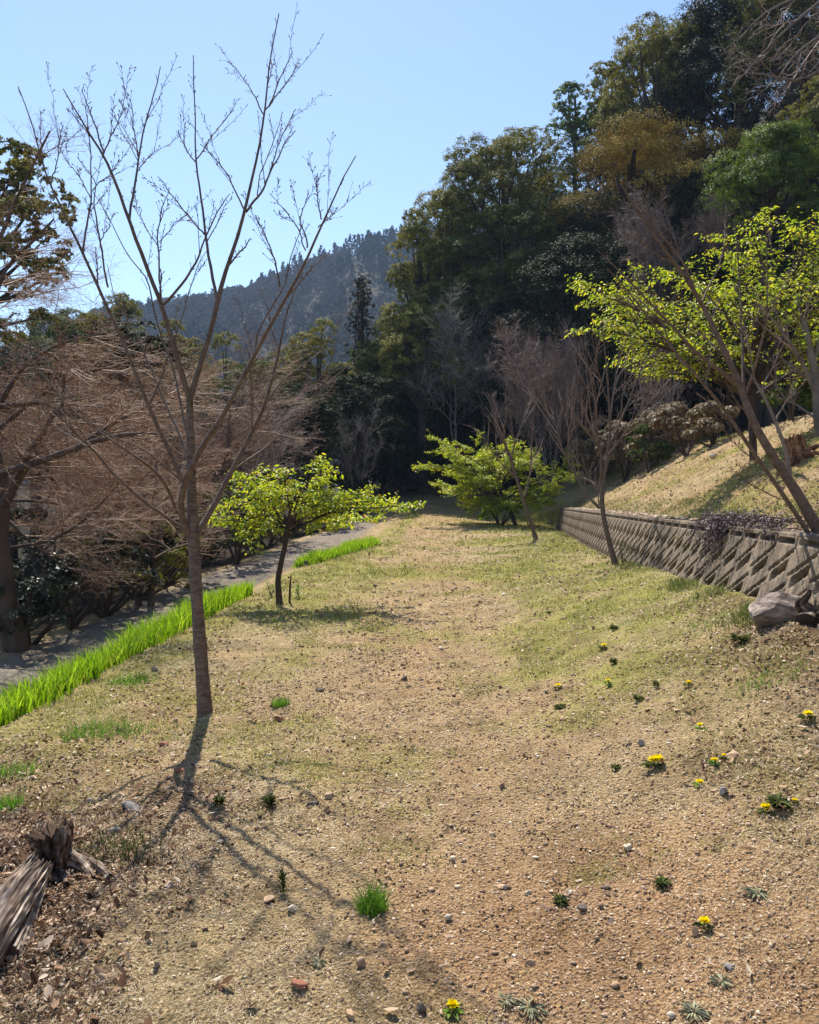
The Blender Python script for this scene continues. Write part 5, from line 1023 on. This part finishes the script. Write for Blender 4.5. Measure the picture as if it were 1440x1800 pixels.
yy = r.uniform(14.6, 19.6, 800); xx = iris_x(yy) + r.uniform(-.35, .1, 800); ci = np.repeat(np.arange(800), 5); xx, yy = xx[ci] + r.normal(0, .03, len(ci)), yy[ci] + r.normal(0, .03, len(ci))
patch('iris_clump', (xx, yy), (.10, .30), (.05, .5), (.012, .02), 'iris', 'short second bed of bright green iris leaves beyond the small spreading tree', 'plants', 72, 4)
TU = [(655, 1598, .055, .12, 260, 'turf', 'spiky bright green grass tuft on bare soil near the bottom middle'), (493, 1242, .06, .09, 260, 'turf', 'round bright green grass tuft just right of the cherry trunk foot'), (232, 1200, .16, .08, 420, 'turf', 'long green grass patch below the iris bed left of the trunk'),
      (182, 1290, .2, .09, 600, 'turf', 'larger green grass patch left of the trunk foot'), (128, 1300, .07, .08, 120, 'turf', 'small green tuft at the left end of the larger grass patch'), (862, 974, .35, .06, 700, 'turf', 'flat bright green grass patch on the meadow before the far wall end'), (795, 975, .2, .05, 200, 'turf', 'faint green patch left of the flat bright one'),
      (12, 1425, .1, .10, 260, 'turf', 'green tuft cut by the left edge above the stump'), (185, 1502, .16, .13, 200, 'weed', 'loose dull green grass behind the right root of the stump'), (1362, 1190, .2, .05, 300, 'turf', 'low green patch above the rightmost dandelion'), (1245, 1100, .22, .05, 260, 'turf', 'low green patch on the meadow below the boulder'),
      (15, 1365, .12, .1, 200, 'turf', 'green tuft at the left edge higher than the cut one'), (250, 1195, .05, .07, 80, 'weed', 'dull tuft at the right tip of the long grass patch'), (800, 1235, .04, .03, 40, 'weed', 'speck of dull grass in the middle of the path')]
for i, (px, py, rad, h, n, m_, lab) in enumerate(TU):
    g = gnd(px, py); r = np.random.default_rng(600 + i); a = r.random(n) * 6.283; q = np.sqrt(r.random(n)) * rad * (1 if rad < .08 else r.uniform(.5, 1, n)); ex = 1.6 if rad > .1 else 1
    x = g[0] + np.cos(a) * q * ex + (np.sin(a) * q * .3 if rad > .1 else 0); y = g[1] + np.sin(a) * q
    thin = i in (9, 10, 6)
    o = patch('grass_patch' if thin else 'grass_tuft', (x, y), (h * .45, h * 1.1), (.2, .9), (.0025, .0045), m_, lab, 'grass patch' if thin else 'grass tuft', 620 + i, 4, 'stuff' if thin else None, group=None if thin else 'grass tufts on the dry ground')
WD = [(385, 1418, .05, .06, 'dark bushy weed at the left branch tip of the tree shadow'), (473, 1420, .06, .06, 'dark bushy weed in the fork of the tree shadow'), (497, 1572, .035, .13, 'upright dark weed above the pale flat stones'), (1153, 1210, .04, .05, 'dark weed under the top dandelion on the right'), (1122, 1232, .05, .03, 'flat dark weed left below the top dandelion'), (1078, 1168, .05, .04, 'dark weed alone on the meadow right of centre'), (1080, 1108, .06, .04, 'dark weed with reddish tips before the wall'),
      (985, 1591, .045, .02, 'flat dark weed on the bare soil below centre'), (1165, 1560, .045, .02, 'spread dark weed right of the flat one on bare soil'), (965, 1080, .04, .03, 'small weed on the left side of the wall meadow'), (1370, 1418, .07, .03, 'low weed left of the small right edge dandelion'), (985, 1245, .06, .015, 'thin green weed below the lone orange yellow dandelion'), (1300, 1130, .08, .05, 'bluish weed below the boulder'), (1082, 1355, .04, .02, 'tiny dark weed left of the largest dandelion')]
def rosette(g, r, n, ln, h, aspect=.3):
    a = r.random(n) * 6.283; D = np.stack([np.cos(a), np.sin(a), r.uniform(.05, 1, n) * h / max(ln, .01)], 1); D = unit(D); C = np.repeat(g[None], n, 0) + np.stack([np.cos(a), np.sin(a), 0 * a], 1) * r.uniform(0, ln * .3, (n, 1)) + [0, 0, .004]
    C[:, 2] += r.uniform(0, h * .6, n); N_ = unit(np.array([0, 0, 1.]) + r.normal(0, .3, (n, 3))); N_ = unit(N_ - D * np.sum(N_ * D, -1, keepdims=True)); l_ = r.uniform(.5, 1, n) * ln; V, Fc = folded(C, D, N_, l_, l_ * aspect, .3); return V, Fc, np.tile(r.random(n), 2)
for i, (px, py, rad, h, lab) in enumerate(WD):
    g = gnd(px, py); r = np.random.default_rng(640 + i); V, Fc, q = rosette(g, r, 90, rad * .75, h, .3); o = mesh('weed', V, Fc, M['weed'], None, False, {'rnd': q}); tag(o, lab, 'weed', 'dark weeds on the dry ground')
for i, (px, py, rad, lab) in enumerate([(932, 1778, .07, 'silvery green rosette at the bottom edge right of centre'), (1220, 1788, .06, 'silvery rosette at the bottom edge beside the whitish stone'), (1332, 1575, .07, 'silvery rosette on the right side of the bare soil'), (890, 1765, .05, 'small silvery rosette left of the bottom one'), (560, 1700, .04, 'faint silvery rosette near the red chunk'), (1268, 1730, .05, 'faint silvery rosette at the lower right')]):
    g = gnd(px, py); r = np.random.default_rng(660 + i); V, Fc, q = rosette(g, r, 46, rad * .7, .012, .2); o = mesh('silvery_weed', V, Fc, M['silver'], None, False, {'rnd': q}); tag(o, lab, 'weed', 'silvery rosettes')
DN = [(796, 1775, 20, 'dandelion with a round flower at the bottom edge'), (1238, 1627, 18, 'dandelion beside the upright brick like stone'), (1346, 1425, 17, 'dandelion with a wide flower left of the small right edge one'), (1230, 1378, 13, 'dandelion left of the grey angular stone'), (1397, 1411, 9, 'small dandelion near the right edge in low weeds'),
      (1150, 1340, 20, 'largest dandelion, a double flower head in a leafy clump'), (1256, 1341, 11, 'dandelion left of the flat orange tan stone'), (1272, 1332, 8, 'tiny dandelion touching the flat orange tan stone'), (1420, 1260, 16, 'dandelion nearest the right edge among dead leaves'), (1231, 1277, 11, 'dandelion above the small pair by the flat stone'),
      (1210, 1202, 10, 'dandelion highest up on the right side'), (981, 1207, 10, 'orange yellow dandelion alone near the path'), (1069, 1200, 9, 'small dandelion between the lone one and the highest right one'), (1062, 1136, 9, 'farthest dandelion, greenish yellow, below the wall meadow')]
for i, (px, py, wpx, lab) in enumerate(DN):
    r = np.random.default_rng(700 + i); g = gnd(px, py + wpx * .5); sz = wpx / F * g[1] / 2 * 1.3; h = .012 + sz * .55; e = empty('dandelion', g, lab, 'flower', 'dandelions')
    heads = [(0, 0)] if i != 5 else [(0, 0), (.022, .012)]
    for hx, hy in heads:
        hc = g + [hx, hy, h]; n = 90; a = r.random(n) * 6.283; el = np.arccos(r.uniform(.05, 1, n)); D = np.stack([np.cos(a) * np.sin(el), np.sin(a) * np.sin(el), np.cos(el) * 1.0], 1); C = np.repeat(hc[None], n, 0); N_ = unit(np.array([0, 0, 1.]) - D * D[:, 2:3] + 1e-4)
        V, Fc = quads_from(C, unit(D), N_, sz * r.uniform(.8, 1.1, n) * (.55 + .45 * np.sin(el)), np.full(n, sz * .32)); mesh('flower_head', V, Fc, M['yellow'], e, False, {'rnd': r.random(n)})
        P, R = packpaths([(np.array([g + [hx * .3, hy * .3, 0], g + [hx, hy, h * .6], hc]), np.array([.002, .002, .002]))], 5); V, Fc = tubes(P, R, 6); mesh('stem', V, Fc, M['turf'], e, True, {'rnd': np.full(len(Fc), .4)})
    V, Fc, q = rosette(g, r, 22, sz * 1.9, .015, .28); mesh('leaves', V, Fc, M['weed'] if i % 3 else M['turf'], e, False, {'rnd': q})

# ------------------------------------------------------------------ ground cover (uncountable): straw, short grass, dead leaves, gravel
def view_pts(r, n, y0, y1, pw=2.0, xlim=None):
    """points spread over what the meadow shows, thinning with distance"""
    u = r.random(n); k = 1 - pw
    y = (y0 ** (k + 1) + u * (y1 ** (k + 1) - y0 ** (k + 1))) ** (1 / (k + 1)) if abs(k + 1) > 1e-6 else y0 * (y1 / y0) ** u
    x = r.uniform(-.66, .66, n) * y + r.uniform(-.3, .3, n); return x, y
def scatter_ok(x, y): return (x > iris_x(y) + .02) & (x < wall_x(y) - .02 - .25 * .8) | (x > wall_x(y) + .45)
r = np.random.default_rng(90)
def stuff_blades(name, n, y0, y1, ln, wd, m_, lab, cat, dens, seed, flat=True, pw=2.4, grow=.0, col=None):
    r = np.random.default_rng(seed); x, y = view_pts(r, n, y0, y1, pw); k = scatter_ok(x, y); x, y = x[k], y[k]; k = r.random(len(x)) < dens(x, y); x, y = x[k], y[k]; n = len(x)
    sc_ = (np.maximum(y, 2) / 3) ** .85; a = r.random(n) * 6.283; el = np.abs(r.normal(0, .28, n)) if flat else r.uniform(.5, 1.4, n)
    D = np.stack([np.cos(a) * np.cos(el), np.sin(a) * np.cos(el), np.sin(el)], 1); C = np.stack([x, y, H(x, y) + r.uniform(0, .006, n)], 1); N_ = unit(np.array([0, 0, 1.]) + r.normal(0, .5, (n, 3))); N_ = unit(N_ - D * np.sum(N_ * D, -1, keepdims=True))
    l_ = r.uniform(*ln, n) * sc_; V, Fc = quads_from(C, D, N_, l_, r.uniform(*wd, n) * sc_); o = mesh(name, V, Fc, M[m_], None, False, {'rnd': np.clip(r.normal(.5, .27, n), 0, 1) if col is None else col(r, n)}); tag(o, lab, cat, None, 'stuff'); print(name, n); return o
def m_lit(x, y): return masks(x, y)[2]
def m_green(x, y): return masks(x, y)[1]
def m_soil(x, y): return masks(x, y)[0]
stuff_blades('dry_grass', 420000, 1.9, 30, (.008, .030), (.0012, .0030), 'straw', 'short dead straw coloured grass strewn over the meadow', 'dry grass', lambda x, y: np.clip(.55 - .6 * m_soil(x, y) + (fb(x, y, .45, 8, 3) - .5) * 3.0, .05, 1) * (1 - .5 * np.exp(-((x - .4) / (.5 + .05 * y)) ** 2)), 91, True, 2.0, .16)
stuff_blades('short_grass', 330000, 1.9, 30, (.008, .024), (.002, .005), 'shortgrass', 'thin low olive green grass growing through the dead grass', 'grass', lambda x, y: np.clip(m_green(x, y) * 1.0 + (fb(x, y, .35, 18, 3) - .6) * 3, .0, 1), 92, False, 2.0, .14)
def curled(name, n, y0, y1, size, dens, lab, seed, pw=2.2, grow=.05, m_='litter'):
    r = np.random.default_rng(seed); x, y = view_pts(r, n, y0, y1, pw); k = scatter_ok(x, y); x, y = x[k], y[k]; k = r.random(len(x)) < dens(x, y); x, y = x[k], y[k]; n = len(x)
    a = r.random(n) * 6.283; el = r.normal(.1, .35, n); D = np.stack([np.cos(a) * np.cos(el), np.sin(a) * np.cos(el), np.sin(el)], 1); C = np.stack([x, y, H(x, y) + r.uniform(.002, .018, n)], 1); N_ = unit(np.array([0, 0, 1.]) + r.normal(0, .6, (n, 3))); N_ = unit(N_ - D * np.sum(N_ * D, -1, keepdims=True)); S = np.cross(D, N_)
    l_ = (r.uniform(*size, n) * (np.maximum(y, 2) / 3) ** (.85 if grow > 0 else 0))[:, None]; w_ = l_ * r.uniform(.3, .65, (n, 1)); cu = r.uniform(-.35, .5, (n, 1))
    V = np.stack([C, C + D * l_ * .35 + S * w_ * .5 + N_ * w_ * cu, C + D * l_ * .75 + S * w_ * .4 + N_ * (w_ * cu * .7 + l_ * .12), C + D * l_ + N_ * l_ * .22, C + D * l_ * .75 - S * w_ * .4 + N_ * (w_ * cu * .9 + l_ * .1), C + D * l_ * .35 - S * w_ * .5 + N_ * w_ * cu], 1).reshape(-1, 3)
    i = np.arange(n)[:, None] * 6; Fc = np.concatenate([i + np.array([[0, 1, 2, 3]]), i + np.array([[0, 3, 4, 5]])]); q = np.tile(np.clip(r.normal(.5, .3, n), 0, 1), 2)
    o = mesh(name, V, Fc, M[m_], None, False, {'rnd': q}); tag(o, lab, 'leaves', None, 'stuff'); print(name, n)
curled('leaf_litter', 250000, 1.9, 28, (.006, .020), lambda x, y: np.clip(m_lit(x, y) * 1.1 - .05, 0, 1) + .05 + .3 * np.clip((fb(x, y, .5, 44, 3) - .55) * 6, 0, 1) * (1 - .8 * np.exp(-((x - .4) / (.6 + .06 * y)) ** 2)), 'curled brown and grey dead leaves heaped by the stump and along the right bank', 93)
curled('big_dead_leaves', 14000, 1.95, 9, (.022, .05), lambda x, y: np.clip(m_lit(x, y) * 1.2 - .1, 0, 1) * .6 + .012, 'larger pale curled dead leaves lying on the litter by the stump', 94, grow=0)
def gravel(n, size, seed, name, lab, dens, y1=14, pw=2.3, grow=.08):
    r = np.random.default_rng(seed); x, y = view_pts(r, n, 1.9, y1, pw); k = scatter_ok(x, y); x, y = x[k], y[k]; k = r.random(len(x)) < dens(x, y); x, y = x[k], y[k]; n = len(x)
    V0, F0 = IC[1]; nv = len(V0); J = V0[None] * r.uniform(.65, 1.2, (n, nv, 1)); sx = size[0] * (size[1] / size[0]) ** (r.random(n) ** 1.7) * (np.maximum(y, 2) / 3) ** .8; dm = np.stack([sx, sx * r.uniform(.5, 1, n), sx * r.uniform(.25, .7, n)], 1); J = J * dm[:, None]
    a = r.random(n) * 6.283; c, s = np.cos(a)[:, None], np.sin(a)[:, None]; Vx = J[..., 0] * c - J[..., 1] * s; Vy = J[..., 0] * s + J[..., 1] * c; V = np.stack([Vx + x[:, None], Vy + y[:, None], J[..., 2] + (H(x, y) + dm[:, 2] * .35)[:, None]], -1).reshape(-1, 3)
    Fc = (F0[None] + (np.arange(n) * nv)[:, None, None]).reshape(-1, 3); o = mesh(name, V, Fc, M['gravel'], None, False, {'rnd': np.repeat(np.clip(r.normal(.5, .28, n), 0, 1), len(F0))}); tag(o, lab, 'gravel', None, 'stuff'); print(name, n)
gravel(110000, (.0022, .009), 95, 'gravel', 'small angular tan and brown gravel over the bare soil', lambda x, y: np.clip(.4 + .7 * m_soil(x, y) - .3 * m_green(x, y) + (fb(x, y, .4, 71, 3) - .5) * 2, .1, 1), 28)
gravel(4500, (.006, .017), 96, 'pebbles', 'scattered larger angular pebbles on the bare soil', lambda x, y: np.clip(.4 + .5 * m_soil(x, y) - .4 * m_green(x, y), .08, 1), 12, 2.0)
rw = np.random.default_rng(98); yw = rw.uniform(4.8, 27, 5200); kw_ = rw.random(len(yw)) < np.clip((fb(yw, yw * 0, .7, 12, 3) - .52) * 4, 0, 1); yw = yw[kw_]; xw_ = wall_x(yw) - .24 - np.abs(rw.normal(0, .10, len(yw))) ; ci = np.repeat(np.arange(len(yw)), 5); xw_, yw = xw_[ci] + rw.normal(0, .03, len(ci)), yw[ci] + rw.normal(0, .03, len(ci))
patch('foot_weeds', (xw_, yw), (.02, .09), (.2, 1.), (.006, .014), 'weedmix', 'ragged green and straw weeds growing along the foot of the concrete wall', 'weeds', 99, 3)
yw = rw.uniform(4, 28, 1500); dw_ = rw.uniform(.38, .95, len(yw)); ci = np.repeat(np.arange(len(yw)), 5); yw2 = yw[ci] + rw.normal(0, .04, len(ci)); xw2 = wall_x(yw2) + dw_[ci] + rw.normal(0, .04, len(ci))
patch('bank_grass', (xw2, yw2), (.02, .10), (.3, 1.3), (.005, .012), 'weedmix', 'dry straggly grass growing along the bank just above the wall top', 'grass', 100, 3)
# rubble along the top of the wall
def rubble():
    r = np.random.default_rng(97); n = 900; y = r.uniform(5, 27, n); o_ = r.uniform(.1, .55, n); x = wall_x(y) + o_; V0, F0 = IC[1]; nv = len(V0); sx = r.uniform(.01, .04, n) * (1 + .03 * y); J = V0[None] * r.uniform(.65, 1.2, (n, nv, 1)) * np.stack([sx, sx * .8, sx * .5], 1)[:, None]
    z = np.maximum(H(x, y), wall_top(y) + .0) + sx * .2; V = (J + np.stack([x, y, z], 1)[:, None]).reshape(-1, 3); Fc = (F0[None] + (np.arange(n) * nv)[:, None, None]).reshape(-1, 3)
    tag(mesh('rubble', V, Fc, M['gravel'], None, False, {'rnd': np.repeat(r.uniform(.2, 1, n), len(F0))}), 'stony rubble lying along the top of the wall', 'gravel', None, 'stuff')
rubble()

# ------------------------------------------------------------------ the air
m, t = newmat('haze_air'); pv = t.nodes.new('ShaderNodeVolumePrincipled'); pv.inputs['Color'].default_value = (.5, .68, 1, 1); pv.inputs['Density'].default_value = .00036; pv.inputs['Anisotropy'].default_value = .1
out = t.nodes.new('ShaderNodeOutputMaterial'); L(t, pv.outputs[0], out.inputs['Volume'])
bm = bmesh.new(); bmesh.ops.create_cube(bm, size=1); me = bpy.data.meshes.new('haze'); 
for v in bm.verts: v.co = Vector((v.co.x * 1000, v.co.y * 1000 + 350, v.co.z * 235 + 90))
bm.to_mesh(me); bm.free(); me.materials.append(m); ho = bpy.data.objects.new('haze', me); COL.objects.link(ho); tag(ho, kind='stuff')
